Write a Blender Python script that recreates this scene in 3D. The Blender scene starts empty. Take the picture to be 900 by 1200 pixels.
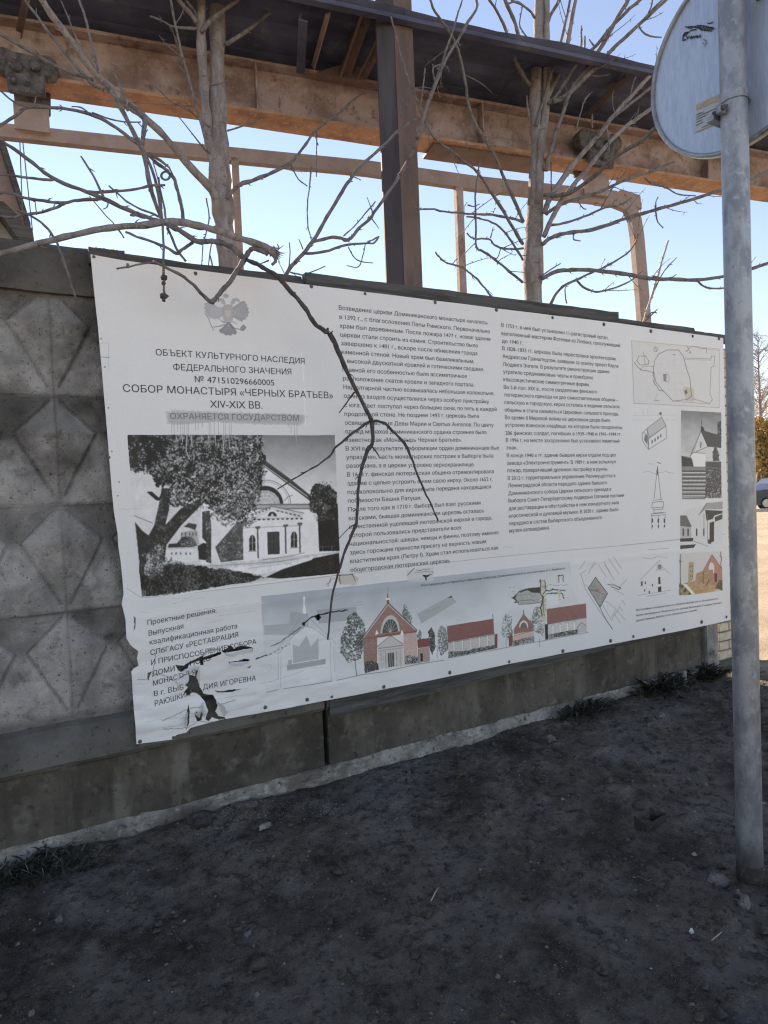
import bpy, bmesh, math, random
import numpy as np
from mathutils import Vector, Matrix
random.seed(7); RNG = np.random.default_rng(7)
SC = bpy.context.scene
COL = SC.collection
SIGN_YAW, SIGN_Z, SIGN_DY = 87.4, 3.278, .026

# ------------------------------------------------------------------ camera
FOC, CAMD, CAMH = 750.0, 3.3, 1.61
YAW, PITCH, ROLL = map(math.radians, (28.6, 2.0, -2.4))
CP = np.array([0.0, -CAMD, CAMH])
_F = np.array([math.sin(YAW)*math.cos(PITCH), math.cos(YAW)*math.cos(PITCH), -math.sin(PITCH)])
_R = np.array([math.cos(YAW), -math.sin(YAW), 0.0]); _U = np.cross(_R, _F)
CR = _R*math.cos(ROLL)+_U*math.sin(ROLL); CU = -_R*math.sin(ROLL)+_U*math.cos(ROLL); CF = _F
cam_d = bpy.data.cameras.new('camera'); cam = bpy.data.objects.new('camera', cam_d); COL.objects.link(cam)
cam.matrix_world = Matrix(((CR[0], CU[0], -CF[0], CP[0]), (CR[1], CU[1], -CF[1], CP[1]), (CR[2], CU[2], -CF[2], CP[2]), (0, 0, 0, 1)))
cam_d.sensor_fit = 'HORIZONTAL'; cam_d.sensor_width = 36; cam_d.lens = 36*FOC/900
cam_d.clip_start = 0.05; cam_d.clip_end = 3000
SC.camera = cam
SC.render.resolution_x = 768; SC.render.resolution_y = 1024

# ------------------------------------------------------------------ light
SUN_EL, SUN_AZ = math.radians(31), math.radians(-3)     # azimuth from +Y (straight behind the fence), clockwise
w = bpy.data.worlds.new('World'); SC.world = w; w.use_nodes = True
nt = w.node_tree; nt.nodes.clear()
sky = nt.nodes.new('ShaderNodeTexSky'); sky.sky_type = 'NISHITA'; sky.sun_disc = False
sky.sun_elevation = SUN_EL; sky.sun_rotation = SUN_AZ
sky.air_density = 1.0; sky.dust_density = 0.0; sky.ozone_density = 3.0; sky.altitude = 200
bg = nt.nodes.new('ShaderNodeBackground'); bg.inputs['Strength'].default_value = 0.10
wo = nt.nodes.new('ShaderNodeOutputWorld')
nt.links.new(sky.outputs[0], bg.inputs[0]); nt.links.new(bg.outputs[0], wo.inputs[0])
sd = bpy.data.lights.new('sun', 'SUN'); sd.energy = 5.0; sd.angle = math.radians(0.5); sd.color = (1, .95, .87)
sun = bpy.data.objects.new('sun', sd); COL.objects.link(sun)
sdir = Vector((math.sin(SUN_AZ)*math.cos(SUN_EL), math.cos(SUN_AZ)*math.cos(SUN_EL), math.sin(SUN_EL)))
sun.rotation_euler = sdir.to_track_quat('Z', 'Y').to_euler()
SC.view_settings.view_transform = 'Standard'; SC.view_settings.look = 'None'
SC.view_settings.exposure = 1.5; SC.view_settings.use_white_balance = True; SC.view_settings.white_balance_temperature = 8800; SC.view_settings.white_balance_tint = 21; SC.view_settings.gamma = 1.0
SC.render.engine = 'CYCLES'
SC.cycles.max_bounces = 6; SC.cycles.use_denoising = True; SC.cycles.denoiser = 'OPENIMAGEDENOISE'; SC.cycles.denoising_prefilter = 'NONE'; SC.cycles.denoising_input_passes = 'RGB_ALBEDO_NORMAL'; SC.cycles.sampling_pattern = 'BLUE_NOISE'; SC.cycles.sample_clamp_indirect = 4; SC.cycles.filter_width = 1.25; SC.cycles.adaptive_threshold = .006; SC.cycles.transparent_max_bounces = 12

# ------------------------------------------------------------------ helpers
def ray(px, py):
    return CF + CR*(px-450)/FOC + CU*(600-py)/FOC
def at(px, py, Y=0.0):                      # point of the vertical plane y = Y seen at a pixel of the survey photo
    d = ray(px, py); return CP + d*((Y-CP[1])/d[1])
def at_z(px, py, Z):                        # point at depth Z in front of the camera
    return CP + ray(px, py)*Z
def at_h(px, py, h=0.0):                    # point at height h
    d = ray(px, py); return CP + d*((h-CP[2])/d[2])
def at_pl(px, py, p0, n):
    d = ray(px, py); return CP + d*(((p0-CP)@n)/(d@n))
def depth(P): return float((np.asarray(P)-CP)@CF)
def project(P):
    d = P-CP; z = d@CF; return 450+FOC*(d@CR)/z, 600-FOC*(d@CU)/z

def tag(o, label=None, cat=None, group=None, kind=None):
    if label: o['label'] = label
    if cat: o['category'] = cat
    if group: o['group'] = group
    if kind: o['kind'] = kind
    return o
def empty(name, loc=(0, 0, 0), parent=None):
    o = bpy.data.objects.new(name, None); COL.objects.link(o); o.location = loc; o.empty_display_size = .2
    if parent: o.parent = parent
    return o
def link(name, me, parent=None, mat=None):
    o = bpy.data.objects.new(name, me); COL.objects.link(o)
    if mat: me.materials.append(mat)
    if parent:
        o.parent = parent; o.matrix_parent_inverse = Matrix.Translation(-Vector(world_loc(parent)))
    return o
def world_loc(o):
    l = Vector(o.location)
    if o.parent: l = l + world_loc(o.parent) + o.matrix_parent_inverse.translation
    return l
class MB:
    def __init__(s): s.v = []; s.f = []; s.sm = []
    def add(s, v, f, smooth=False):
        n = len(s.v); s.v += [tuple(map(float, p)) for p in v]; s.f += [tuple(i+n for i in q) for q in f]; s.sm += [smooth]*len(f)
    def box(s, c, size, rot=None, jit=0):
        c = np.array(c, float); h = np.array(size, float)/2
        P = [np.array((x, y, z))*h + (RNG.normal(0, jit, 3) if jit else 0) for x in (-1, 1) for y in (-1, 1) for z in (-1, 1)]
        if rot is not None: P = [rot@p for p in P]
        s.add([c+p for p in P], [(0, 1, 3, 2), (4, 6, 7, 5), (0, 4, 5, 1), (2, 3, 7, 6), (0, 2, 6, 4), (1, 5, 7, 3)])
    def prism(s, A, off):                  # polygon A (list of points) extruded by vector off
        A = [np.array(a, float) for a in A]; n = len(A); off = np.array(off, float)
        s.add(A+[a+off for a in A], [tuple(range(n))[::-1], tuple(range(n, 2*n))]+[(i, (i+1) % n, n+(i+1) % n, n+i) for i in range(n)])
    def extrude(s, prof, P0, u, length, a, b):   # profile (pa,pb) in axes a,b run along u
        P0 = np.array(P0); n = len(prof)
        A = [P0+a*p+b*q for p, q in prof]
        s.prism(A, np.array(u)*length)
    def tube(s, P, r, seg=6, cap=True):
        P = [np.array(p, float) for p in P]; n = len(P); V = []
        ref = np.array([0.13, 0.9, 0.41])
        for i in range(n):
            t = P[min(i+1, n-1)]-P[max(i-1, 0)]; t /= (np.linalg.norm(t)+1e-9)
            a = np.cross(t, ref); a /= (np.linalg.norm(a)+1e-9); b = np.cross(t, a)
            for k in range(seg):
                th = 2*math.pi*k/seg; V.append(P[i]+(a*math.cos(th)+b*math.sin(th))*r[i])
        F = [(i*seg+k, i*seg+(k+1) % seg, (i+1)*seg+(k+1) % seg, (i+1)*seg+k) for i in range(n-1) for k in range(seg)]
        if cap: F += [tuple(range(seg))[::-1], tuple((n-1)*seg+k for k in range(seg))]
        s.add(V, F, True)
    def rings(s, rings, smooth=True, cap=True):
        m = len(rings[0]); V = [p for r_ in rings for p in r_]
        F = [(i*m+k, i*m+(k+1) % m, (i+1)*m+(k+1) % m, (i+1)*m+k) for i in range(len(rings)-1) for k in range(m)]
        if cap: F += [tuple(range(m))[::-1], tuple((len(rings)-1)*m+k for k in range(m))]
        s.add(V, F, smooth)
    def build(s, name, mat, parent=None, bevel=0):
        me = bpy.data.meshes.new(name); me.from_pydata(s.v, [], s.f)
        me.polygons.foreach_set('use_smooth', s.sm)
        bm = bmesh.new(); bm.from_mesh(me); bmesh.ops.recalc_face_normals(bm, faces=bm.faces)
        if bevel: bmesh.ops.bevel(bm, geom=[e for e in bm.edges if len(e.link_faces) == 2 and e.calc_face_angle(0) > .6], offset=bevel, segments=2, affect='EDGES', clamp_overlap=True)
        bm.to_mesh(me); bm.free(); me.update()
        return link(name, me, parent, mat)

_G = {}
def fbm(x, y, scale=1.0, oct=4, seed=0, gain=.5):      # value noise, roughly -1..1
    x = np.asarray(x, np.float32); y = np.asarray(y, np.float32)
    r = np.zeros(np.broadcast(x, y).shape, np.float32); amp = 1.0; tot = 0
    for o in range(oct):
        k = seed*31+o
        if k not in _G:
            g = np.random.default_rng(k).random((256, 256), np.float32)*2-1; _G[k] = np.ascontiguousarray(np.pad(g, ((0, 1), (0, 1)), 'wrap')).ravel()
        g = _G[k]
        X = x*np.float32(scale*2**o)+np.float32(o*17.3+1024); Yy = y*np.float32(scale*2**o)+np.float32(o*9.1+1024)
        xi = X.astype(np.int32); yi = Yy.astype(np.int32); fx = X-xi; fy = Yy-yi
        fx = fx*fx*(3-2*fx); fy = fy*fy*(3-2*fy)
        i = (xi & 255)*257+(yi & 255)
        a = g.take(i); b = g.take(i+257); c = g.take(i+1); d = g.take(i+258)
        a += (b-a)*fx; c += (d-c)*fx; a += (c-a)*fy; r += np.float32(amp)*a; tot += amp; amp *= gain
    return r/tot

# ------------------------------------------------------------------ materials
def material(name, layers, rough=.85, metal=0.0, bump=(), spec=.3):
    """layers: first is a colour, then (colour, noise scale, low, high, strength[, stretch vector])"""
    m = bpy.data.materials.new(name); m.use_nodes = True; t = m.node_tree; N = t.nodes; L = t.links
    b = N['Principled BSDF']; b.inputs['Roughness'].default_value = rough; b.inputs['Metallic'].default_value = metal
    b.inputs['Specular IOR Level'].default_value = spec
    tc = N.new('ShaderNodeTexCoord')
    geo = N.new('ShaderNodeNewGeometry')
    def coord(stretch):
        if not stretch: return geo.outputs['Position']
        mp = N.new('ShaderNodeMapping'); mp.inputs['Scale'].default_value = stretch; L.new(geo.outputs['Position'], mp.inputs[0]); return mp.outputs[0]
    def noise(sc, detail, stretch=None, roughn=.6):
        n = N.new('ShaderNodeTexNoise'); n.inputs['Scale'].default_value = sc; n.inputs['Detail'].default_value = detail
        n.inputs['Roughness'].default_value = roughn; L.new(coord(stretch), n.inputs['Vector']); return n.outputs[0]
    base = N.new('ShaderNodeRGB'); base.outputs[0].default_value = (*layers[0], 1); cur = base.outputs[0]
    for ly in layers[1:]:
        c, sc, lo, hi, st = ly[:5]; stretch = ly[5] if len(ly) > 5 else None
        mr = N.new('ShaderNodeMapRange'); mr.inputs[1].default_value = lo; mr.inputs[2].default_value = hi
        mr.inputs[4].default_value = st; L.new(noise(sc, 6, stretch), mr.inputs[0])
        mx = N.new('ShaderNodeMix'); mx.data_type = 'RGBA'; L.new(mr.outputs[0], mx.inputs[0]); L.new(cur, mx.inputs[6]); mx.inputs[7].default_value = (*c, 1)
        cur = mx.outputs[2]
    L.new(cur, b.inputs['Base Color'])
    prev = None
    for (sc, dist, st) in bump:
        bn = N.new('ShaderNodeBump'); bn.inputs['Strength'].default_value = st; bn.inputs['Distance'].default_value = dist
        L.new(noise(sc, 5), bn.inputs['Height'])
        if prev: L.new(prev, bn.inputs['Normal'])
        prev = bn.outputs[0]
    if prev: L.new(prev, b.inputs['Normal'])
    return m
M = {}
M['concrete'] = material('panel_concrete', [(.38, .37, .36), ((.18, .175, .17), 3.2, .46, .62, .85, (1, 1, .6)), ((.58, .57, .55), 4.5, .5, .66, .8), ((.20, .195, .18), 7, .5, .66, .7), ((.045, .042, .038), 9, .56, .72, .8), ((.05, .05, .045), 75, .61, .67, .85), ((.62, .61, .6), 130, .62, .7, .4)], .95, bump=((40, .014, .7), (160, .006, .7)))
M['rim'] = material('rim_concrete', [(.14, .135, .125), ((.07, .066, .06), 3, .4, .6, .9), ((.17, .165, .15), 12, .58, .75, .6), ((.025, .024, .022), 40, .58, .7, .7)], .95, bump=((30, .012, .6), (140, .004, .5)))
M['plinth'] = material('plinth_concrete', [(.115, .102, .086), ((.05, .044, .037), 2.4, .4, .6, .9), ((.17, .155, .135), 3.5, .54, .68, .8, (1.6, 1, .5)), ((.05, .044, .038), 9, .56, .7, .7, (1.5, 1, .14)), ((.21, .195, .17), 14, .55, .75, .6), ((.03, .026, .02), 22, .56, .7, .7), ((.22, .2, .16), 90, .64, .72, .5)], .95, bump=((25, .015, .5), (120, .005, .6)))
M['footing'] = material('footing_concrete', [(.33, .32, .30), ((.13, .122, .11), 6, .42, .62, .9), ((.5, .49, .47), 25, .55, .7, .7), ((.13, .118, .10), 2.6, .50, .60, .92, (1, 1, 3)), ((.06, .055, .05), 40, .56, .66, .85)], .95, bump=((35, .02, .8), (150, .006, .6)))
M['board'] = material('weathered_board', [(.10, .10, .098), ((.045, .045, .045), 6, .42, .62, .9, (.4, 1, 6)), ((.17, .17, .165), 20, .55, .72, .6, (.3, 1, 8)), ((.03, .03, .03), 70, .6, .7, .6, (.3, 1, 8))], .85, bump=((60, .004, .5),))
M['bark'] = material('grey_bark', [(.29, .262, .258), ((.18, .157, .153), 22, .46, .6, .8, (1, 1, .22)), ((.20, .165, .15), 5, .5, .66, .7), ((.10, .085, .08), 30, .6, .66, .8, (.4, .4, 2.5)), ((.42, .39, .385), 30, .55, .72, .7, (1, 1, .3)), ((.12, .10, .09), 80, .6, .7, .8, (1, 1, .5))], .95, bump=((40, .013, .7), (130, .007, .7)))
M['twig'] = material('twig_bark', [(.18, .165, .165), ((.10, .088, .088), 25, .45, .62, .9), ((.32, .30, .29), 45, .56, .72, .7)], .85, bump=((150, .003, .5),))
M['darktwig'] = material('dark_twig_bark', [(.085, .075, .072), ((.04, .034, .032), 30, .45, .62, .8), ((.22, .21, .205), 60, .58, .72, .7)], .8, bump=((150, .003, .5),))
M['paletwig'] = material('pale_dead_twig', [(.42, .39, .36), ((.22, .19, .17), 60, .5, .66, .8)], .8)
M['rust'] = material('rusty_steel', [(.36, .27, .255), ((.19, .125, .11), 3.2, .42, .60, .9, (1, 1, 1.5)), ((.15, .085, .065), 13, .57, .68, .8), ((.42, .27, .19), 21, .58, .72, .6), ((.44, .375, .355), 5, .52, .7, .8), ((.15, .09, .075), 34, .6, .7, .8, (1, 1, .4)), ((.56, .49, .45), 50, .62, .74, .5)], .9, bump=((60, .006, .6), (220, .003, .5)))
M['orange_rust'] = material('orange_rusted_flange', [(.42, .245, .16), ((.22, .125, .095), 5, .45, .65, .8), ((.56, .40, .30), 25, .55, .7, .7), ((.13, .06, .04), 60, .6, .7, .7)], .9, bump=((80, .004, .5),))
M['column'] = material('brown_column_paint', [(.135, .09, .078), ((.19, .135, .12), 3, .45, .65, .7, (1, 1, .3)), ((.09, .07, .072), 12, .5, .66, .8, (1, 1, .15)), ((.18, .14, .13), 50, .62, .72, .5)], .7, bump=((90, .003, .4),))
M['canopy'] = material('dark_sheet', [(.085, .095, .15), ((.04, .045, .075), 2.5, .42, .62, .8, (1, 1, 3)), ((.17, .155, .18), 6, .56, .72, .6), ((.13, .075, .055), 22, .64, .74, .6)], .75, bump=((30, .01, .3),))
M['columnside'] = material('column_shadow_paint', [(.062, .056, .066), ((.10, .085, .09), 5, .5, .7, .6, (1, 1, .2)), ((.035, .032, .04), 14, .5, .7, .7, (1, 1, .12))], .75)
M['tan'] = material('tan_painted_rail', [(.33, .255, .235), ((.26, .195, .17), 8, .45, .65, .8), ((.46, .36, .29), 30, .56, .72, .6), ((.16, .10, .08), 60, .62, .72, .6)], .8, bump=((80, .003, .4),))
M['grime'] = material('greasy_iron', [(.12, .11, .11), ((.045, .04, .04), 18, .42, .6, .9), ((.26, .22, .20), 40, .58, .7, .7)], .7, bump=((60, .008, .7),))
M['zinc'] = material('galvanised_zinc', [(.34, .36, .385), ((.20, .22, .25), 14, .44, .58, .9, (1, 1, .5)), ((.44, .47, .495), 30, .55, .70, .7), ((.16, .18, .19), 70, .6, .7, .6)], .48, .55, bump=((60, .002, .4),), spec=.5)
M['zincplate'] = material('sign_back_zinc', [(.41, .50, .63), ((.33, .42, .54), 9, .4, .62, .8, (7, 7, 1.0)), ((.52, .60, .71), 25, .5, .7, .7, (8, 8, .8))], .5, .35, bump=((20, .001, .3),), spec=.5)
M['polefoot'] = material('soiled_pole_foot', [(.035, .033, .030), ((.09, .085, .08), 60, .5, .66, .7)], .9)
M['clod'] = material('soil_clod', [(.085, .073, .062), ((.04, .034, .029), 40, .45, .62, .8), ((.15, .13, .11), 90, .58, .7, .6)], .95, bump=((90, .008, .8),))
M['deadleaf'] = material('dead_leaf', [(.12, .085, .055), ((.06, .045, .032), 60, .45, .62, .8)], .9)
M['bolt'] = material('bolt_steel', [(.16, .155, .15), ((.05, .04, .035), 200, .45, .62, .8)], .55, .6)
M['brick'] = material('silicate_brick', [(.60, .54, .42), ((.46, .40, .30), 18, .42, .62, .8), ((.70, .65, .54), 50, .56, .7, .6), ((.25, .2, .15), 80, .64, .72, .7)], .9, bump=((70, .004, .6),))
M['mortar'] = material('brick_mortar', [(.26, .23, .19), ((.15, .13, .11), 50, .45, .62, .8)], .95, bump=((90, .006, .8),))
M['stone'] = material('field_stone', [(.16, .155, .15), ((.09, .085, .083), 25, .42, .62, .8), ((.24, .235, .225), 60, .56, .7, .7)], .85, bump=((60, .008, .6),))
M['darkstone'] = material('sooty_stone', [(.05, .047, .048), ((.03, .028, .028), 25, .42, .62, .8), ((.09, .088, .085), 60, .56, .7, .6)], .85, bump=((60, .006, .6),))
M['white'] = material('white_scrap', [(.7, .7, .68), ((.5, .5, .48), 60, .5, .7, .6)], .7)
M['weed'] = material('dusty_weed_leaf', [(.05, .058, .038), ((.03, .035, .024), 30, .42, .62, .8), ((.085, .095, .065), 70, .56, .7, .6)], .8)
M['scrap'] = material('blackened_iron', [(.045, .042, .042), ((.08, .072, .066), 60, .5, .66, .8)], .75, .3)
# ------------------------------------------------------------------ ground
def axis(lo, hi, core_lo, core_hi, step, grow=1.25):
    a = list(np.arange(core_lo, core_hi+1e-6, step)); s = step
    while a[-1] < hi: s *= grow; a.append(a[-1]+s)
    s = step; b = []
    c = core_lo
    while c > lo: s *= grow; c -= s; b.append(c)
    return np.array(b[::-1]+a)
def ground_z(x, y):
    z = .024*fbm(x, y, 1.3, 4, 3)+.013*fbm(x, y, 6, 4, 4, .6)+.008*fbm(x, y, 18, 4, 5, .65)
    lump = np.maximum(0, fbm(x, y, 9, 3, 8)-.25)*.03+np.maximum(0, fbm(x, y, 26, 2, 18)-.3)*.016
    edge = np.clip((y+3.05-.04*fbm(x, y, 6, 2, 11))/.1, 0, 1)*np.clip((5.3-x)/.5, 0, 1)       # soil strip by the fence
    return (z+lump)*(.12+.88*edge)+(.012+.035*np.clip(fbm(x, y*2, 3.5, 4, 12)+.1, 0, 1))*np.exp(-((y+.10)/.09)**2)
gx = axis(-700, 900, -1.0, 5.6, .013); gy = axis(-700, 900, -3.3, .08, .0125)
GX, GY = np.meshgrid(gx, gy, indexing='ij'); GZ = ground_z(GX, GY)
near = (np.abs(GX) < 60) & (np.abs(GY) < 60); GZ = np.where(near, GZ, 0)
n1, n2 = GX.shape
V = np.stack([GX, GY, GZ], -1).reshape(-1, 3)
idx = np.arange(n1*n2).reshape(n1, n2)
F = np.stack([idx[:-1, :-1], idx[1:, :-1], idx[1:, 1:], idx[:-1, 1:]], -1).reshape(-1, 4)
me = bpy.data.meshes.new('ground'); me.vertices.add(len(V)); me.vertices.foreach_set('co', V.ravel())
me.loops.add(F.size); me.loops.foreach_set('vertex_index', F.ravel()); me.polygons.add(len(F))
me.polygons.foreach_set('loop_start', np.arange(0, F.size, 4)); me.polygons.foreach_set('loop_total', np.full(len(F), 4))
me.polygons.foreach_set('use_smooth', np.ones(len(F), bool)); me.update()
gm = bpy.data.materials.new('soil_and_street'); gm.use_nodes = True; t = gm.node_tree; N = t.nodes; L = t.links
bs = N['Principled BSDF']; bs.inputs['Roughness'].default_value = .95; bs.inputs['Specular IOR Level'].default_value = .15
geo = N.new('ShaderNodeNewGeometry'); sep = N.new('ShaderNodeSeparateXYZ'); L.new(geo.outputs['Position'], sep.inputs[0])
def nz(sc, det=6, r=.65, vec=None):
    n = N.new('ShaderNodeTexNoise'); n.inputs['Scale'].default_value = sc; n.inputs['Detail'].default_value = det; n.inputs['Roughness'].default_value = r
    L.new(vec or geo.outputs['Position'], n.inputs['Vector']); return n.outputs[0]
def mr(s, a, b_, c=0, d=1):
    m = N.new('ShaderNodeMapRange'); m.inputs[1].default_value = a; m.inputs[2].default_value = b_; m.inputs[3].default_value = c; m.inputs[4].default_value = d; L.new(s, m.inputs[0]); return m.outputs[0]
def mix(f, a, b_):
    m = N.new('ShaderNodeMix'); m.data_type = 'RGBA'
    if isinstance(f, float): m.inputs[0].default_value = f
    else: L.new(f, m.inputs[0])
    for k, c in ((6, a), (7, b_)):
        if isinstance(c, tuple): m.inputs[k].default_value = (*c, 1)
        else: L.new(c, m.inputs[k])
    return m.outputs[2]
EDGE_Y = at_h(868, 1190, 0)[1]+.06-.02
def math_(op, a, b_):
    m = N.new('ShaderNodeMath'); m.operation = op
    for k, c in ((0, a), (1, b_)):
        if isinstance(c, (int, float)): m.inputs[k].default_value = c
        else: L.new(c, m.inputs[k])
    m.use_clamp = False; return m.outputs[0]
soil = mix(mr(nz(1.9, 7, .7), .40, .62), (.070, .060, .050), (.195, .168, .138))
soil = mix(mr(nz(4.5, 7, .68), .48, .66, 0, .75), soil, (.24, .215, .185))
soil = mix(mr(nz(.9, 5, .6), .56, .68, 0, .6), soil, (.25, .235, .22))
soil = mix(mr(nz(11, 7, .7), .52, .62, 0, .75), soil, (.04, .034, .03))
soil = mix(mr(nz(34), .54, .66, 0, .6), soil, (.024, .021, .018))
soil = mix(mr(nz(90), .6, .74, 0, .4), soil, (.30, .275, .245))
soil = mix(mr(nz(230, 2), .63, .70, 0, .9), soil, (.42, .41, .39))
street = mix(mr(nz(1.1), .4, .65), (.34, .29, .22), (.44, .38, .30))
street = mix(mr(nz(14), .5, .7, 0, .7), street, (.24, .20, .155))
street = mix(mr(nz(120, 3), .55, .7, 0, .6), street, (.52, .46, .37))
asph = mix(mr(nz(60), .4, .65), (.085, .085, .088), (.16, .155, .15))
asph = mix(mr(nz(200, 3), .55, .7, 0, .6), asph, (.25, .25, .24))
mx_ = mr(math_('ADD', sep.outputs[0], math_('MULTIPLY', nz(3), .5)), 5.0, 5.6)
my_ = mr(math_('ADD', sep.outputs[1], math_('MULTIPLY', nz(5), .12)), EDGE_Y, EDGE_Y+.04, 1, 0)
L.new(mix(mx_, mix(my_, soil, mix(mr(sep.outputs[1], -4.2, -3.4), street, asph)), street), bs.inputs['Base Color'])
b1 = N.new('ShaderNodeBump'); b1.inputs['Strength'].default_value = .9; b1.inputs['Distance'].default_value = .035; L.new(nz(45, 6, .7), b1.inputs['Height'])
b2 = N.new('ShaderNodeBump'); b2.inputs['Strength'].default_value = .6; b2.inputs['Distance'].default_value = .010; L.new(nz(170, 4, .7), b2.inputs['Height'])
L.new(b1.outputs[0], b2.inputs['Normal']); L.new(b2.outputs[0], bs.inputs['Normal'])
tag(link('ground', me, None, gm), 'dark trampled soil in front of the fence running into a pale dusty street', kind='structure')

def gz(x, y): return float(ground_z(np.array([x]), np.array([y]))[0])
def blob(mb, c, rx, ry, rz, seed, rough=.18, seg=12, rot=0):
    g = np.random.default_rng(seed); k = g.random((5, 3))*6
    rings = []
    for i in range(1, 8):
        th = math.pi*i/8; ring = []
        for j in range(seg):
            ph = 2*math.pi*j/seg
            d = np.array([math.sin(th)*math.cos(ph), math.sin(th)*math.sin(ph), math.cos(th)])
            s = 1+rough*sum(math.sin(k[q]@d+q) for q in range(5))/2.2
            x, y = d[0]*rx*s, d[1]*ry*s
            ring.append((c[0]+x*math.cos(rot)-y*math.sin(rot), c[1]+x*math.sin(rot)+y*math.cos(rot), c[2]+d[2]*rz*s))
        rings.append(ring)
    mb.rings(rings)
def stone(px, py, wpx, hpx, label, mat='stone', cat='stone', seed=1, flat=.5, rot=.4, group='stones lying on the dark soil'):
    P = at_h(px, py, .01); s = depth(P)/FOC; z = gz(P[0], P[1])
    mb = MB(); r = wpx*s/2; blob(mb, (P[0], P[1], z+hpx*s*.22), r, r*.75, max(.008, hpx*s*flat), seed, .24, 12, rot=rot); mb.sm = [False]*len(mb.sm)
    o = mb.build('stone', M[mat]); return tag(o, label, cat, group)
stone(645, 866, 12, 12, 'small angular grey stone on the soil below the lower edge of the banner', seed=3, flat=.55)
stone(774, 838, 15, 6, 'pale flat stone in front of the weeds near the brick end of the fence', seed=4)
stone(842, 1032, 25, 15, 'largest grey stone, just left of the foot of the sign pole', seed=5)
stone(873, 1062, 17, 16, 'smooth oval pebble nearest the photographer below the foot of the sign pole', seed=6)
stone(866, 1047, 10, 8, 'tiny rough stone squeezed between the sign pole and the oval pebble', seed=7)
stone(236, 967, 29, 20, 'round dark stone against the fence foundation', 'darkstone', seed=8, flat=.42)
stone(271, 940, 20, 18, 'black lump of packed earth leaning on the pale footing', 'darkstone', seed=9)
stone(290, 1090, 9, 7, 'light pebble alone on the dark soil at lower left', seed=10)
stone(810, 1086, 7, 5, 'white chip of plaster on the soil left of the oval pebble', 'white', seed=12)
stone(69, 1077, 9, 8, 'brownish pebble below the weeds at the left edge', seed=13)
stone(37, 1190, 7, 8, 'grey pebble at the bottom left corner', seed=14)
stone(311, 967, 16, 7, 'crumbled white lump of lime on the strip of grit', 'footing', seed=15)
# grit, gravel and scraps: uncountable
g = MB()
def chip(x, y, s):
    z = gz(x, y); a = RNG.random()*6.28; c, d = math.cos(a)*s, math.sin(a)*s; h = s*(.3+.6*RNG.random())
    g.add([(x+c, y+d, z), (x-d, y+c, z), (x-c*.8, y-d*.8, z), (x+d, y-c, z), (x+.2*s, y+.1*s, z+h)], [(0, 1, 4), (1, 2, 4), (2, 3, 4), (3, 0, 4)])
for i in range(9000):
    x = RNG.uniform(-.9, 5.2); y = RNG.uniform(-3.0, -.06)
    if fbm(np.array([x]), np.array([y]), 3, 2, 22)[0] < -.25: continue
    chip(x, y, RNG.gamma(1.6, .0022)+.001)
g.build('grit', M['darkstone']); tag(bpy.data.objects['grit'], 'fine dark grit scattered over the soil', 'grit', kind='stuff')
g = MB()
for i in range(3500):
    chip(RNG.uniform(-.9, 5.2), RNG.uniform(-3.0, -.06), RNG.gamma(1.5, .0019)+.001)
g.build('crumbs', M['stone']); tag(bpy.data.objects['crumbs'], 'grey stone crumbs trodden into the soil', 'grit', kind='stuff')
g = MB()
for i in range(1100):
    chip(RNG.uniform(-.7, 5.0), RNG.uniform(-2.9, -.1), .0012+RNG.gamma(1.3, .0016))
for i in range(1700):                        # strip of pale grit near the foundation
    q = RNG.random(); P = at_h(215+200*q+RNG.normal(0, 10), 985-38*math.sin(q*2.0)+RNG.normal(0, 6), 0)
    if P[1] < -.08: chip(P[0], P[1], .0012+RNG.gamma(1.2, .001))
g.build('pale_grit', M['footing']); tag(bpy.data.objects['pale_grit'], 'pale grit and lime crumbs by the fence foundation', 'grit', kind='stuff')
g = MB()
for i in range(1800):
    x = RNG.uniform(-.8, 5.0); y = RNG.uniform(-2.95, -.1); s_ = RNG.gamma(2.2, .0028)+.002
    if fbm(np.array([x]), np.array([y]), 2.2, 2, 25)[0] < RNG.uniform(-.4, .3): continue
    blob(g, (x, y, gz(x, y)+s_*.3), s_*1.2, s_, s_*.8, i, .35, 7)
g.build('soil_clods', M['clod']); tag(bpy.data.objects['soil_clods'], 'loose dark clods of trodden soil', 'soil', kind='stuff')
g = MB()
for i in range(130):
    x = RNG.uniform(-.7, 4.9); y = -abs(RNG.normal(0, .5))-.08 if i % 3 else RNG.uniform(-2.8, -.1)
    if y < -2.9: continue
    a = RNG.random()*6.28; l = RNG.uniform(.008, .024); z = gz(x, y)+.004; d = np.array([math.cos(a), math.sin(a), 0]); n_ = np.array([-d[1], d[0], 0]); c = np.array([x, y, z]); q = l*RNG.uniform(.25, .5); cu = RNG.uniform(0, .5)*l
    g.add([c-d*l, c-d*.3*l+n_*q+[0, 0, cu], c+d*.5*l+n_*q*.8+[0, 0, cu], c+d*l+[0, 0, cu*.5], c+d*.5*l-n_*q*.8+[0, 0, cu], c-d*.3*l-n_*q+[0, 0, cu*.6], c], [(0, 6, 1), (1, 6, 2), (2, 6, 3), (3, 6, 4), (4, 6, 5), (5, 6, 0)])
g.build('dead_leaves', M['deadleaf']); tag(bpy.data.objects['dead_leaves'], 'curled brown dead leaves and flakes on the soil', 'litter', kind='stuff')
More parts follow.
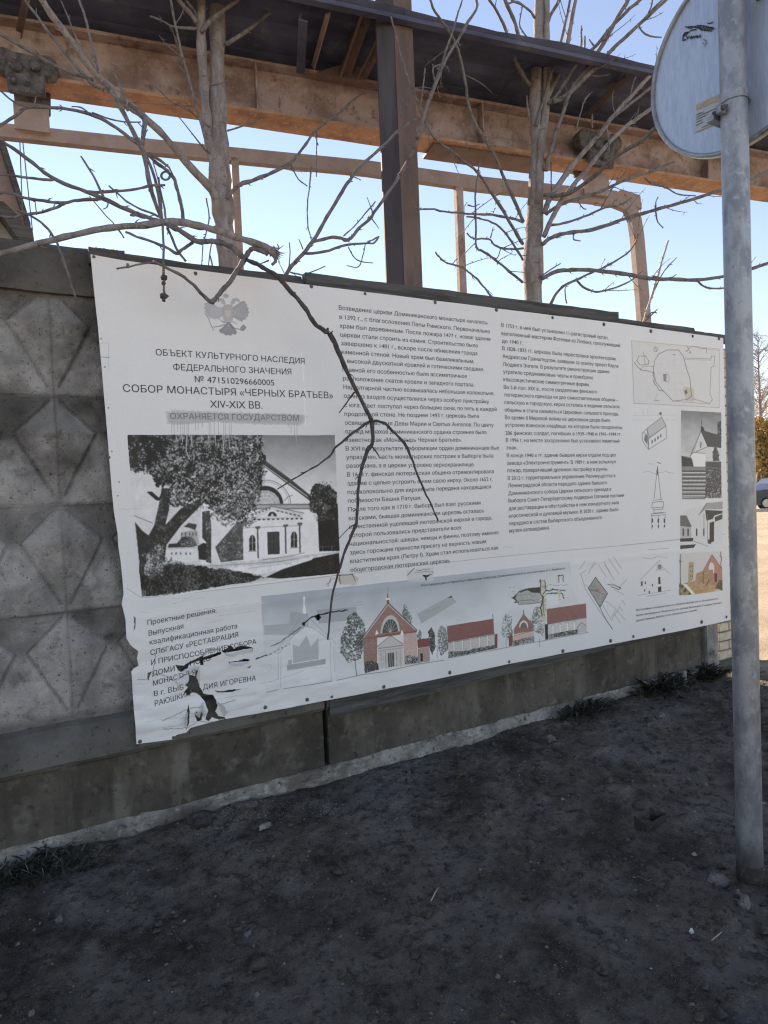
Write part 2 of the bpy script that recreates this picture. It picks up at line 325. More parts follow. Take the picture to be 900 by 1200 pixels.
# dry stalks lying on the soil
g = MB()
for i in range(60):
    x = RNG.uniform(-.6, 4.9); y = RNG.uniform(-2.8, -.1); a = RNG.random()*3.14; l = RNG.uniform(.015, .06)
    z = gz(x, y)+.006; P = [(x+math.cos(a)*l*q, y+math.sin(a)*l*q+.01*math.sin(q*3), z+.004*math.sin(q*5)) for q in (-1, -.3, .3, 1)]
    g.tube(P, [.0012, .0013, .001, .0006], 4)
g.build('dry_stalks', M['twig']); tag(bpy.data.objects['dry_stalks'], 'dry stalks and twigs littering the soil', 'litter', kind='stuff')
def stick(P, r, label):
    mb = MB(); mb.tube(P, r, 5); return tag(mb.build('stick', M['paletwig']), label, 'stick')
a_, b_ = at_h(505, 1056, .015), at_h(514, 1040, .02)
stick([a_, (a_+b_)/2+np.array([0, 0, .004]), b_], [.002, .0025, .0015], 'short pale straw lying in the middle of the soil')
a_, b_ = at_h(834, 1102, .012), at_h(846, 1092, .016)
stick([a_, (a_+b_)/2, b_], [.002, .002, .0015], 'short dry stick on the soil below the sign pole')
# bent scrap of iron
fs = MB(); q = [at_h(x, y, .0) for x, y in ((744, 968), (758, 974), (781, 962))]
def up(P, h): return np.array(P)+np.array([0, 0, h])
for A, B, ha, hb in ((q[0], q[1], .085, .05), (q[1], q[2], .05, .06)):
    fs.prism([up(A, -.01), up(B, -.01), up(B, hb*.55), up(A, ha*.55)], (0.002, .004, 0))
A = q[2]; B = A+np.array([-.055, .05, 0]); fs.prism([up(A, -.01), up(B, -.01), up(B, .06), up(A, .035)], (.003, .003, 0))
tag(fs.build('iron_scrap', M['scrap']), 'rusty bent channel of sheet iron sticking out of the soil', 'scrap metal')

# weeds
def weed(px, py, wpx, n, label, lh=.09, seed=0):
    gg = np.random.default_rng(seed); P = at_h(px, py, .0); s = depth(P)/FOC; root = empty('weed_clump', (P[0], P[1], 0))
    tag(root, label, 'weed', 'weeds along the foot of the fence')
    mb = MB()
    for i in range(n):
        cx = P[0]+gg.normal(0, wpx*s*.27); cy = min(-.05, P[1]+gg.normal(0, .05)); a = gg.random()*6.28; l = lh*(.5+gg.random()); wd = l*(.09+.1*gg.random()); lift = gg.uniform(.3, 1.1)
        d = np.array([math.cos(a), math.sin(a), 0]); n_ = np.array([-d[1], d[0], 0]); V = []
        for j, (t_, ww) in enumerate(((0, .25), (.3, .8), (.6, 1.0), (.82, .6), (1, .05))):
            c = np.array([cx, cy, gz(cx, cy)])+d*l*t_*math.cos(lift*.7)+np.array([0, 0, l*math.sin(lift)*(t_-.45*t_*t_)*1.3])
            sw = (1+.25*(-1)**j)
            V += [c-n_*wd*ww*sw*.5+np.array([0, 0, wd*.25*ww]), c, c+n_*wd*ww*sw*.5+np.array([0, 0, wd*.25*ww])]
        mb.add(V, [(3*j, 3*j+1, 3*j+4, 3*j+3) for j in range(4)]+[(3*j+1, 3*j+2, 3*j+5, 3*j+4) for j in range(4)], True)
    o = mb.build('leaves', M['weed'], root); o['kind'] = 'stuff'
    st = MB()
    for i in range(max(3, n//22)):
        cx = P[0]+gg.normal(0, wpx*s*.22); cy = min(-.05, P[1]+gg.normal(0, .03)); h = lh*gg.uniform(.8, 1.6)
        st.tube([(cx, cy, 0), (cx+gg.normal(0, .01), cy, h*.5), (cx+gg.normal(0, .03), cy-.01, h)], [.002, .0018, .0008], 5)
    st.build('stalks', M['twig'], root)['kind'] = 'stuff'
weed(40, 1030, 120, 420, 'broad clump of dusty weeds at the left edge below the foundation', .062, 1)
weed(62, 996, 26, 40, 'small upright weed growing against the pale footing at the left', .07, 2)
weed(683, 838, 70, 220, 'round tuft of weeds by the plinth right of the middle of the banner', .10, 3)
weed(772, 812, 66, 220, 'wide tuft of weeds in front of the last plinth block', .14, 4)
weed(826, 796, 40, 150, 'grass tuft at the foot of the concrete end post', .15, 5)
sp = MB(); P = at_h(802, 806, 0); sp.tube([P, P+np.array([.002, 0, .08]), P+np.array([0, 0, .13])], [.02, .018, .018], 9)
tag(sp.build('cut_stump', M['bark']), 'short sawn stump among the weeds near the concrete end post', 'stump')

# ------------------------------------------------------------------ concrete fence
fence = tag(empty('concrete_fence', (2.2, .1, 0)), 'grey precast concrete fence with raised kite pattern, dark plinth and pale footing', 'fence')
XL, XR = -2.75, 4.62
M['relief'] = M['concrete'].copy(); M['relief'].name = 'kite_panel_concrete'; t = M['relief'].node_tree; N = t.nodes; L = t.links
at_ = N.new('ShaderNodeAttribute'); at_.attribute_name = 'dirt_and_shade'; mx = N.new('ShaderNodeMix'); mx.data_type = 'RGBA'; b_ = N['Principled BSDF']; src = b_.inputs['Base Color'].links[0].from_socket
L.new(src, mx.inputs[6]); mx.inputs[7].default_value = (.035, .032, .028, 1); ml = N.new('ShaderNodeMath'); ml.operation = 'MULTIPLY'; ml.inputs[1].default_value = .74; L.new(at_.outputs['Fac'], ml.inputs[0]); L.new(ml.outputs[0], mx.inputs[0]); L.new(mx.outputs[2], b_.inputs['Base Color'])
# panels with kite relief: one relief mesh per cast panel
def panel(x0, x1, name):
    fine = x0 < 0; nx = int((x1-x0)/(.008 if fine else .03)); nz_ = 260 if fine else 70; xs = np.linspace(x0, x1, nx+1); zs = np.linspace(.50, 2.60, nz_+1)
    X, Z = np.meshgrid(xs, zs, indexing='ij')
    PX_, PZ = .385, .495
    u = (X-.105)/PX_; iu = np.round(u); du = (u-iu)*PX_        # distance to the ridge line
    v = (Z-.117)/PZ; iv = np.floor(v); fv = v-iv                   # 0 bottom tip .. 1 top tip
    hw = np.where(fv < .66, fv/.66, (1-fv)/.34)*.17
    ins = np.clip((hw-np.abs(du))/.165, 0, 1)
    rel = .050*np.minimum(ins*1.0, 1)*(np.minimum(fv/.66, (1-fv)/.34))**.25
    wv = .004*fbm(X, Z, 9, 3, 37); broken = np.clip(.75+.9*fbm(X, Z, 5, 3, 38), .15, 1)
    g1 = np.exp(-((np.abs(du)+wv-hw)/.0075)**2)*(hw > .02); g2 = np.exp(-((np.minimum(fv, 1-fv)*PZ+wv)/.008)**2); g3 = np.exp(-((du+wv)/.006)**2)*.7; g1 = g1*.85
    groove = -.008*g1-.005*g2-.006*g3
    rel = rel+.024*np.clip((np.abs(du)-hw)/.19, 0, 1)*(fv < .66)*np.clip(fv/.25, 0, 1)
    upper = np.clip((fv-.58)/.10, 0, 1)*np.clip((np.abs(du)-hw+.005)/.02, 0, 1)  # shade of the upper corners beside each kite, put into the colour
    dirt_and_shade = np.clip(np.maximum(np.maximum(g1*.8, g2*.75), g3*.75)*broken*.9+upper*(.55+.5*fbm(X, Z, 5, 4, 47))+.75*np.clip(fbm(X, Z, 2.6, 5, 39, .65)*2.2+.10*(du > 0)+(iv % 2)*.15+.35*(Z > 2.35)-.1, 0, 1), 0, 1)  # groove dirt and stains plus painted shade, slightly darker right of each ridge
    k = np.clip((Z-.62)/.03, 0, 1)*np.clip((2.55-Z)/.03, 0, 1)
    rough = .0022*fbm(X, Z, 14, 4, 31)+.004*fbm(X, Z, 2, 2, 33)-np.maximum(0, fbm(X, Z, 30, 2, 36)-.45)*.02
    Y_ = -.012-(rel+groove)*k-rough
    V = np.stack([X, Y_, Z], -1).reshape(-1, 3); id_ = np.arange(V.shape[0]).reshape(X.shape)
    Fq = np.stack([id_[:-1, :-1], id_[1:, :-1], id_[1:, 1:], id_[:-1, 1:]], -1).reshape(-1, 4)
    me = bpy.data.meshes.new(name); me.from_pydata(V.tolist(), [], Fq.tolist())
    ca = me.color_attributes.new('dirt_and_shade', 'FLOAT_COLOR', 'POINT'); dd = np.repeat((dirt_and_shade*k+(1-k)*.7).ravel()[:, None], 4, 1).astype(np.float32); ca.data.foreach_set('color', dd.ravel())
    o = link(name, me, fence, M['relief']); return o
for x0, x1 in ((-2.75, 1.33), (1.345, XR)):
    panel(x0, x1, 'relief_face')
    mb = MB(); mb.box(((x0+x1)/2, .065, 1.57), (x1-x0, .1, 2.16)); mb.build('panel_slab', M['rim'], fence)
    # top rim and capping ledge, bottom rim with sloping top
    def rough_run(prof, mat, name, amp=.004, step=.05, seed=0, x0=x0, x1=x1):
        n = int((x1-x0)/step); xs = np.linspace(x0, x1, n+1); rings = []
        for i, x in enumerate(xs):
            rings.append([(x, py_+amp*float(fbm(np.array([x+k*3.1]), np.array([seed*1.0]), 7, 3, seed+k)[0]), pz_+amp*float(fbm(np.array([x+k*2.2]), np.array([seed+5.]), 7, 3, seed+k+9)[0])) for k, (py_, pz_) in enumerate(prof)])
        mb = MB(); mb.rings(rings, False); return mb.build(name, mat, fence)
    rough_run([(.1, 2.56), (-.045, 2.56), (-.05, 2.60), (-.05, 2.75), (-.04, 2.775), (.1, 2.775)], M['rim'], 'top_rim', .005, seed=41)
    rough_run([(.1, .61), (-.01, .60), (-.045, .585), (-.085, .515), (-.09, .435), (-.07, .412), (.1, .41)], M['rim'], 'bottom_rim', .006, seed=43)
# plinth blocks and their footing
rimx = ((-2.75, -1.2), (-1.18, 1.335), (1.365, 3.05), (3.052, 4.60))
for i, (x0, x1) in enumerate(rimx):
    pb = rough_run([(.1, .405), (-.03, .405), (-.04, .395), (-.045, .10), (-.03, .03), (-.03, -.1), (.1, -.1)], M['plinth'], 'plinth_block', .005, seed=51+i, x0=x0, x1=x1)
rough_run([(.1, .085), (-.044, .095), (-.052, .085), (-.062, .02), (-.068, -.1), (.1, -.1)], M['footing'], 'footing', .014, .022, seed=61, x0=-2.75, x1=4.6)
mb = MB(); mb.box((.93, .16, .15), (7.4, .10, .56)); mb.build('joint_light_stop', M['rim'], fence)  # added block behind the plinth, keeps sun from leaking through the joint
# dark recess, light end post and brick pier
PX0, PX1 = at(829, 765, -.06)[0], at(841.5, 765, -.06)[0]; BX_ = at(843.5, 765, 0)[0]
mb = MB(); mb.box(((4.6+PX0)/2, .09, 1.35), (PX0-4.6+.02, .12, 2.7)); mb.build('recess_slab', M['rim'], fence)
mb = MB(); mb.box(((PX0+PX1)/2, .02, 1.36), (PX1-PX0, .16, 2.72), jit=.004); mb.build('end_post', M['concrete'], fence, .008)
pier = tag(empty('brick_pier', (BX_+.25, .12, 0)), 'pale silicate brick pier at the right end of the fence behind the sign pole', 'brick pier')
mb = MB(); mb.box((BX_+.255, .13, 1.33), (.50, .22, 2.66)); mb.build('mortar_core', M['mortar'], pier)
bm_ = None
row = 0; z = .085
mb = MB(); mb.box((BX_+.25, .12, .0), (.52, .23, .16), jit=.01); mb.build('pier_base', M['rim'], pier)
while z < 2.6:
    off = .125 if row % 2 else 0
    for k in range(-1, 3):
        a = max(BX_, BX_+k*.26-off); b = min(BX_+.52, BX_+(k+1)*.26-off-.012)
        if b-a < .05: continue
        if row == 6 and k == 0: continue
        mb = MB(); j = RNG.normal(0, .002, 2); mb.box(((a+b)/2, .09+j[0], z+.0325), (b-a, .18, .065), jit=.0015); mb.build('brick', M['brick'], pier, .004)
    z += .078; row += 1
# ------------------------------------------------------------------ banner
BY = -.125
def bp(px, py): P = at(px, py, BY); return P[0], P[2]
# ---- print, rasterised into an image in banner coordinates; shapes are given in survey pixels
BX0, BZ0 = .20, .20; BX1, BZ1 = 5.20, 2.86
TW, TH = 3072, 1632
tx = BX0+(np.arange(TW)+.5)/TW*(BX1-BX0); tz = BZ0+(np.arange(TH)+.5)/TH*(BZ1-BZ0)
TX, TZ = np.meshgrid(tx, tz)                      # row 0 = bottom
_P = np.stack([TX, np.full_like(TX, BY), TZ], -1)-CP
_z = _P@CF; UX = (450+FOC*(_P@CR)/_z).astype(np.float32); UY = (600-FOC*(_P@CU)/_z).astype(np.float32); del _P, _z
IMG = np.empty((TH, TW, 3), np.float32); IMG[:] = 1.0
ALPHA = np.ones((TH, TW), np.float32)
def lin(c): c = np.array(c, float)/255; return np.where(c <= .04045, c/12.92, ((c+.055)/1.055)**2.4)
WHITE = lin(196)
def col(c):
    c = (c, c, c) if not isinstance(c, tuple) else c
    return lin(c)/WHITE                            # relative to the white of the banner
def window(x0, y0, x1, y1):
    pts = np.array([bp(x, y) for x in (x0, x1) for y in (y0, y1)])
    i0, i1 = int((pts[:, 0].min()-BX0)/(BX1-BX0)*TW)-2, int((pts[:, 0].max()-BX0)/(BX1-BX0)*TW)+3
    j0, j1 = int((pts[:, 1].min()-BZ0)/(BZ1-BZ0)*TH)-2, int((pts[:, 1].max()-BZ0)/(BZ1-BZ0)*TH)+3
    return slice(max(0, j0), min(TH, j1)), slice(max(0, i0), min(TW, i1))
def inside(P, X, Y):
    r = np.zeros(X.shape, bool); n = len(P)
    for i in range(n):
        (x0, y0), (x1, y1) = P[i], P[(i+1) % n]
        if y0 == y1: continue
        r ^= ((y0 > Y) != (y1 > Y)) & (X < (x1-x0)*(Y-y0)/(y1-y0)+x0)
    return r
def poly(P, c, a=1.0, noise=0, nscale=.5, seed=1, rag=0):
    P = np.array(P, float); m = rag+1; W = window(P[:, 0].min()-m, P[:, 1].min()-m, P[:, 0].max()+m, P[:, 1].max()+m)
    X, Y = UX[W], UY[W]
    if rag: X = X+rag*fbm(X, Y, .35, 3, seed+50); Y = Y+rag*fbm(X, Y, .35, 3, seed+60)
    k = inside(P, X, Y).astype(np.float32)*a
    if c is None: ALPHA[W] *= 1-k*(fbm(X, Y, .55, 4, seed+90, .75) > (-9 if seed == 1 else -.62)); return
    cc = np.broadcast_to(col(c), X.shape+(3,)).astype(np.float32)
    if noise: cc = cc*np.exp(noise*fbm(X, Y, nscale, 4, seed, .7))[..., None]
    IMG[W] = IMG[W]*(1-k[..., None])+cc*k[..., None]
def grad(P, c0, c1, y0, y1, a=1.0, noise=0, nscale=.1, seed=1, axis_=1):
    P = np.array(P, float); W = window(P[:, 0].min()-1, P[:, 1].min()-1, P[:, 0].max()+1, P[:, 1].max()+1)
    X, Y = UX[W], UY[W]; k = inside(P, X, Y).astype(np.float32)*a
    t_ = np.clip(((Y if axis_ else X)-y0)/(y1-y0), 0, 1)[..., None]; cc = col(c0)*(1-t_)+col(c1)*t_
    if noise: cc = cc*np.exp(noise*fbm(X, Y, nscale, 5, seed, .6))[..., None]
    IMG[W] = IMG[W]*(1-k[..., None])+cc*k[..., None]
def leaves(P, dark, light, thr=.0, sc=.45, rag=4, seed=1, a=1.0, cover=-2.0):
    """mottled foliage: dark mass with light flecks; cover > -2 leaves gaps"""
    P = np.array(P, float); W = window(P[:, 0].min()-rag, P[:, 1].min()-rag, P[:, 0].max()+rag, P[:, 1].max()+rag)
    X, Y = UX[W], UY[W]
    k = inside(P, X+rag*fbm(X, Y, .22, 4, seed+50, .7), Y+rag*fbm(X, Y, .22, 4, seed+60, .7)).astype(np.float32)
    n = fbm(X, Y, sc, 3, seed, .8)+.45*fbm(X, Y, .06, 2, seed+3)
    t_ = np.clip((n-thr+.16)/.55, 0, 1)[..., None]**1.4
    cc = col(dark)*(1-t_)+col(light)*t_
    k = k*a*(fbm(X, Y, sc*.7, 3, seed+9, .7)+.3*fbm(X, Y, .08, 2, seed+19) > cover)
    IMG[W] = IMG[W]*(1-k[..., None])+cc*k[..., None]
def dabs(P, n, size, tones, seed=1, rag=2.0, a=.9, lean=.0, asp=.6):
    '''many small dabs of ink, the way leaves, grass or bark break up in a printed photograph'''
    g = np.random.default_rng(seed); P = np.array(P, float); x0, y0, x1, y1 = P[:, 0].min(), P[:, 1].min(), P[:, 0].max(), P[:, 1].max()
    X = g.uniform(x0, x1, n*3); Y = g.uniform(y0, y1, n*3); ok = inside(P, X, Y); X, Y = X[ok][:n]+g.normal(0, rag, ok.sum())[:n], Y[ok][:n]+g.normal(0, rag, ok.sum())[:n]
    T = fbm(X, Y, .16, 3, seed+5); S = size*g.uniform(.6, 1.4, len(X)); R_ = np.clip(.5+.9*T+g.normal(0, .28, len(X)), 0, .999)
    for x, y, s_, r_ in zip(X, Y, S, R_):
        bx, bz = bp(x, y); i = int((bx-BX0)/(BX1-BX0)*TW); j = int((bz-BZ0)/(BZ1-BZ0)*TH); m = int(s_*3.2)+1
        if i < m or j < m or i > TW-m-1 or j > TH-m-1: continue
        th = g.uniform(0, 3.14) if lean == 0 else lean+g.normal(0, .25); u_ = np.arange(-m, m+1); A_, B_ = np.meshgrid(u_, u_); q = (A_*math.cos(th)+B_*math.sin(th))**2+((-A_*math.sin(th)+B_*math.cos(th))/asp)**2
        k = np.clip(1.5-np.sqrt(q)/(s_*2.0), 0, 1)[..., None]*a; c = col(tones[int(r_*len(tones))]); IMG[j-m:j+m+1, i-m:i+m+1] = IMG[j-m:j+m+1, i-m:i+m+1]*(1-k)+c*k
def line(P, wd, c, a=1.0, dash=0, closed=False, jit=0):
    if c is not None: wd = wd*.8; a = a*.88
    P = [tuple(p) for p in P]+([P[0]] if closed else [])
    P = np.array(P, float)
    for i in range(len(P)-1):
        A, B = P[i], P[i+1]; m = wd+1+jit
        W = window(min(A[0], B[0])-m, min(A[1], B[1])-m, max(A[0], B[0])+m, max(A[1], B[1])+m)
        X, Y = UX[W], UY[W]
        if jit: X = X+jit*fbm(X, Y, .25, 3, 77); Y = Y+jit*fbm(X, Y, .25, 3, 78)
        d = B-A; L2 = d@d+1e-9; t_ = np.clip(((X-A[0])*d[0]+(Y-A[1])*d[1])/L2, 0, 1)
        ds = np.hypot(X-A[0]-t_*d[0], Y-A[1]-t_*d[1]); k = np.clip((wd/2-ds)/.35+.5, 0, 1)*a
        if dash: k = k*((t_*math.sqrt(L2)/dash) % 1 < .55)
        if c is None: ALPHA[W] *= 1-k
        else: IMG[W] = IMG[W]*(1-k[..., None])+col(c)*k[..., None]
def ellipse(cx, cy, rx, ry, c, a=1, n=24, t0=0, t1=360, wd=0, slope=0, **kw):
    P = [(cx+rx*math.cos(math.radians(t0+(t1-t0)*i/n)), cy-ry*math.sin(math.radians(t0+(t1-t0)*i/n))+slope*rx*math.cos(math.radians(t0+(t1-t0)*i/n))) for i in range(n+1)]
    if wd: line(P, wd, c, a)
    else: poly(P, c, a, **kw)
def Z(ox, oy, s):                                   # zoomed-crop coordinates to survey pixels
    return lambda *P: [(ox+x/s, oy+y/s) for x, y in P]

# stains and soiling of the sheet itself
n = fbm(TX, TZ, 1.1, 4, 5)[..., None]; IMG *= (1-.05*np.clip(n, 0, 1))
n = fbm(TX, TZ*.3, 6, 4, 6)[..., None]; IMG *= (1-.05*np.clip(n-.1, 0, 1))
IMG[:, :, 2] *= 1.0; IMG[:, :, 0] *= .985

# --- emblem: faded two-headed eagle
E_ = Z(230, 330, 10)
poly(E_((255, 300), (200, 250), (150, 225), (120, 245), (90, 258), (108, 285), (88, 305), (112, 330), (98, 352), (128, 372), (118, 392), (152, 402), (150, 425), (185, 425), (215, 440), (255, 430), (320, 400), (330, 300)), (150, 152, 159), .85, noise=.2, nscale=1.2, seed=3)
poly(E_((430, 300), (500, 250), (545, 225), (572, 222), (580, 245), (602, 268), (598, 290), (618, 315), (608, 335), (625, 360), (608, 378), (612, 402), (590, 415), (585, 440), (555, 445), (540, 468), (505, 455), (430, 410)), (134, 136, 143), .9, noise=.2, nscale=1.2, seed=4)
for k in range(8):
    a_ = math.radians(150-k*16); line([(256, 360.5), (256-15.5*math.sin(a_)*.9-3, 360.5-12*math.cos(a_)*-1)], .5, 182, .7) if 0 else None
    line(E_((300+4*k, 330+8*k), (118+6*k, 262+21*k)), .45, 184, .75); line(E_((450-3*k, 330+8*k), (590+2*k, 245+25*k)), .5, 176, .75)
poly(E_((330, 270), (300, 255), (285, 228), (262, 226), (246, 238), (256, 208), (290, 188), (322, 198), (350, 250)), (150, 154, 163), .9); poly(E_((415, 270), (450, 255), (465, 226), (487, 226), (505, 240), (494, 208), (460, 188), (428, 198), (400, 250)), (146, 149, 158), .9)
ellipse(264.8, 346.6, 3.6, 2.6, (152, 155, 164), .9); poly(E_((328, 172), (334, 148), (350, 134), (366, 148), (372, 172)), (144, 147, 157), .9); line(E_((475, 190), (510, 215), (490, 225), (535, 245)), .8, (112, 113, 118), .8)
poly(E_((325, 265), (425, 265), (450, 350), (430, 450), (375, 500), (320, 450), (300, 350)), (152, 151, 150), .85, noise=.2, nscale=1); poly(E_((340, 330), (408, 330), (408, 400), (375, 428), (340, 400)), (176, 172, 166), .9); line(E_((340, 330), (408, 330), (408, 400), (375, 428), (340, 400)), .4, 128, .7, closed=True)
for P in (((360, 480), (300, 545), (268, 560), (282, 600), (325, 608), (345, 630), (376, 622), (402, 634), (430, 614), (462, 620), (480, 595), (455, 545), (400, 480)),): poly(E_(*P), (112, 114, 120), .9, noise=.3, nscale=1.4)
for k in range(7): line(E_((372+2*k, 500), (300+26*k, 610)), .4, 168, .6)
poly(E_((520, 530), (560, 498), (592, 538), (560, 578), (518, 575)), (118, 120, 126), .9)
for P, wd in ((E_((105, 370), (135, 410), (180, 520), (205, 570)), 1.1), (E_((205, 532), (300, 515), (335, 495)), 1.5), (E_((400, 500), (430, 540), (515, 558)), 1.5), (E_((300, 470), (360, 480), (440, 470), (480, 500)), 1.0), (E_((250, 420), (300, 460), (340, 470)), .8)): line(P, wd, (104, 105, 112), .9)
# --- grey overspray with drips behind the faded line of text
pg = [(196, 484), (205, 482), (260, 484), (352, 486), (357, 488), (355, 494), (350, 497), (300, 496), (250, 494), (205, 497), (198, 495)]
for r_, a in ((2.4, .3), (1.2, .35), (0, .55)):
    cxp, cyp = 277, 490
    poly([(cxp+(x-cxp)*(1+r_/70), cyp+(y-cyp)*(1+r_/9)) for x, y in pg], (150, 150, 152), a, rag=1.2)
DR = [(201, 508), (204, 514), (208, 506), (211.5, 519), (214, 510), (216, 522), (219, 512), (221, 517), (229, 504), (232, 503), (237, 500), (245, 518), (247, 510), (251, 523), (256, 512), (262, 516), (264, 520), (269, 514), (271, 525), (338, 500), (341, 507), (345, 511), (348, 515)]
for x, y in DR: line([(x, 494), (x+.3, y)], 1.1, (150, 150, 152), .85)
# --- large black-and-white photograph
PH = [(149, 509.5), (392.5, 510), (399, 672), (330, 678), (270, 685), (205, 697), (166, 699), (158, 620)]
_PW = window(140, 500, 405, 705); _keep = IMG[_PW].copy()
grad(PH, (118, 118, 118), (206, 206, 206), 508, 590, noise=.10, nscale=.03, seed=8)
A1, A2, A3, A4, A5 = Z(140, 500, 3.4615), Z(150, 500, 6.923), Z(270, 500, 6.923), Z(150, 600, 6.923), Z(270, 590, 6.923)
poly(A1((40, 180), (330, 180), (330, 560), (75, 600)), (190, 190, 190), noise=.06)             # pale sky at left
# ground and lawn
poly(A1((70, 545), (200, 540), (330, 560), (560, 540), (800, 515), (890, 505), (895, 600), (450, 640), (250, 672), (90, 690)), (185, 185, 185), noise=.3, nscale=.25, seed=3)
leaves(A1((80, 600), (190, 560), (320, 565), (450, 580), (590, 612), (500, 640), (240, 675), (90, 692)), (24, 24, 24), (120, 120, 120), .0, .6, 3, 4)
leaves(A1((300, 560), (180, 555), (180, 600), (330, 600)), (30, 30, 30), (110, 110, 110), .1, .6, 2, 5)
poly(A1((590, 612), (700, 560), (780, 535), (890, 512), (895, 600), (680, 618)), (40, 40, 40), noise=.25, nscale=.4, seed=6)
poly(A1((430, 575), (680, 550), (790, 525), (780, 540), (640, 585), (560, 600)), (205, 205, 205), noise=.15, nscale=.3)
line(A1((520, 575), (700, 552)), .7, 90, .8); line(A1((330, 568), (640, 548), (720, 535)), .9, 60, .7)
# distant houses at left
poly(A4((340, 260), (560, 255), (570, 400), (330, 410), (290, 330)), (196, 196, 196)); poly(A4((330, 258), (400, 252), (545, 285), (320, 290)), 60)
for x in (355, 390, 425, 470, 505): poly(A4((x-6, 328), (x+6, 328), (x+6, 345), (x-6, 345)), 90)
line(A4((300, 300), (560, 292)), .5, 110)
poly(A4((430, 170), (500, 150), (560, 150), (575, 260), (420, 255)), (160, 160, 160)); poly(A4((450, 120), (490, 88), (560, 100), (545, 150), (500, 130)), 70, noise=.4, nscale=1)
for x in (430, 460, 495, 520, 545): poly(A4((x, 165), (x+10, 165), (x+9, 190), (x, 190)), 80)
leaves(A4((400, 255), (430, 200), (520, 200), (560, 270), (480, 285)), 40, 130, .1, .8, 2, 15)
poly(A4((565, 275), (610, 250), (660, 260), (660, 395), (575, 385)), 45, noise=.5, nscale=.8)
# church: gable wall, roof edges, lunette, portico
poly(A1((335, 350), (590, 330), (590, 150), (810, 325), (808, 500), (370, 558)), (201, 201, 201), noise=.03)
poly(A1((590, 150), (590, 330), (770, 320)), (203, 203, 203))
poly(A3((225, 320), (262, 300), (285, 275), (500, 435), (735, 630), (700, 632), (640, 600), (480, 480), (270, 322)), (74, 74, 74), noise=.2)
line(A3((270, 312), (480, 462), (715, 632)), .8, 205); line(A3((272, 306), (500, 455), (735, 625)), 1.0, 40)
poly(A3((228, 250), (240, 225), (250, 222), (252, 200), (262, 205), (266, 222), (290, 235), (288, 290), (270, 300), (225, 322)), 36)
for rr, wd in ((205, 1.0), (190, .5)): ellipse(270+285/6.923, 500+640/6.923, rr/6.923, rr/6.923, 90, wd=wd, t1=180, slope=-.02)
ellipse(270+285/6.923, 500+635/6.923, 145/6.923, 155/6.923, 48, t1=180); ellipse(270+285/6.923, 500+635/6.923, 118/6.923, 118/6.923, (165, 165, 165), t1=180, noise=.2, nscale=.8)
for k in range(1, 7):
    a_ = math.radians(k*180/7); line([(270+285/6.923, 500+632/6.923), (270+285/6.923+17*math.cos(a_), 500+632/6.923-17*math.sin(a_))], .6, 210)
for rr in (60, 90): ellipse(270+285/6.923, 500+635/6.923, rr/6.923, rr/6.923, 212, wd=.5, t1=180)
line(A3((440, 600), (465, 570), (505, 555)), .8, 50)
poly(A5((0, 5), (735, 0), (740, 25), (700, 45), (0, 45)), 150); line(A5((0, 8), (735, 8)), .9, 60); line(A5((0, 45), (700, 44)), 1.0, 50); line(A5((0, 28), (720, 26)), .6, 190)
poly(A1((345, 350), (505, 345), (505, 535), (410, 550), (380, 556), (370, 400)), (196, 196, 196)); poly(A1((475, 390), (505, 380), (505, 540), (410, 550), (388, 488)), (84, 84, 84), noise=.35, nscale=.5, seed=9)
poly(A1((335, 345), (365, 340), (372, 400), (372, 555), (350, 548), (352, 470), (335, 450)), (66, 66, 66), noise=.7, nscale=.6, seed=2)
poly(A5((100, 190), (575, 165), (570, 405), (105, 455)), (204, 204, 204)); line(A5((100, 200), (580, 178)), .7, 90)
poly(A5((150, 130), (330, 25), (360, 25), (595, 80), (575, 115), (150, 140)), (186, 186, 186)); poly(A5((220, 115), (340, 48), (530, 108)), (200, 200, 200))
for k in range(11):
    x = 185+k*38; poly(A5((x, 126-k*.9), (x+22, 125-k*.9), (x+20, 137-k*.9), (x, 138-k*.9)), 50)
for k in range(6):
    x = 175+k*27; y = 95-k*11; poly(A5((x, y), (x+16, y-6), (x+16, y+2), (x, y+9)), 50)
    x = 375+k*34; y = 55+k*8; poly(A5((x, y-2), (x+20, y+4), (x+20, y+14), (x, y+7)), 50)
line(A5((160, 95), (335, 22), (595, 78)), 1.0, 60); ellipse(270+340/6.923, 590+105/6.923, 36/6.923, 38/6.923, 40, t1=180); ellipse(270+340/6.923, 590+105/6.923, 12/6.923, 24/6.923, 180, t1=180)
for x, y0, y1 in ((215, 195, 445), (440, 180, 405), (555, 165, 400)):
    poly(A5((x, y0), (x+12, y0), (x+16, y1), (x+4, y1)), 75); poly(A5((x-14, y0-8), (x+30, y0-10), (x+24, y0+10), (x-8, y0+12)), 90)
poly(A5((275, 222), (405, 215), (412, 418), (280, 424)), (215, 215, 215)); poly(A5((297, 232), (397, 226), (402, 411), (303, 415)), (66, 66, 66), noise=.15)
line(A5((348, 232), (352, 412)), .7, 38); line(A5((298, 310), (400, 303)), .5, 100)
for cx in (178, 516):
    dy = -28 if cx > 300 else 0
    poly(A5((cx-26, 385+dy), (cx-26, 290+dy), (cx-15, 262+dy), (cx, 254+dy), (cx+15, 262+dy), (cx+26, 290+dy), (cx+26, 383+dy)), 55)
    line(A5((cx, 260+dy), (cx+1, 385+dy)), .7, 190); line(A5((cx-24, 320+dy), (cx+24, 318+dy)), .5, 170); line(A5((cx-32, 390+dy), (cx+32, 386+dy)), .8, 70)
line(A5((255, 458), (490, 425), (600, 400)), .8, 55)
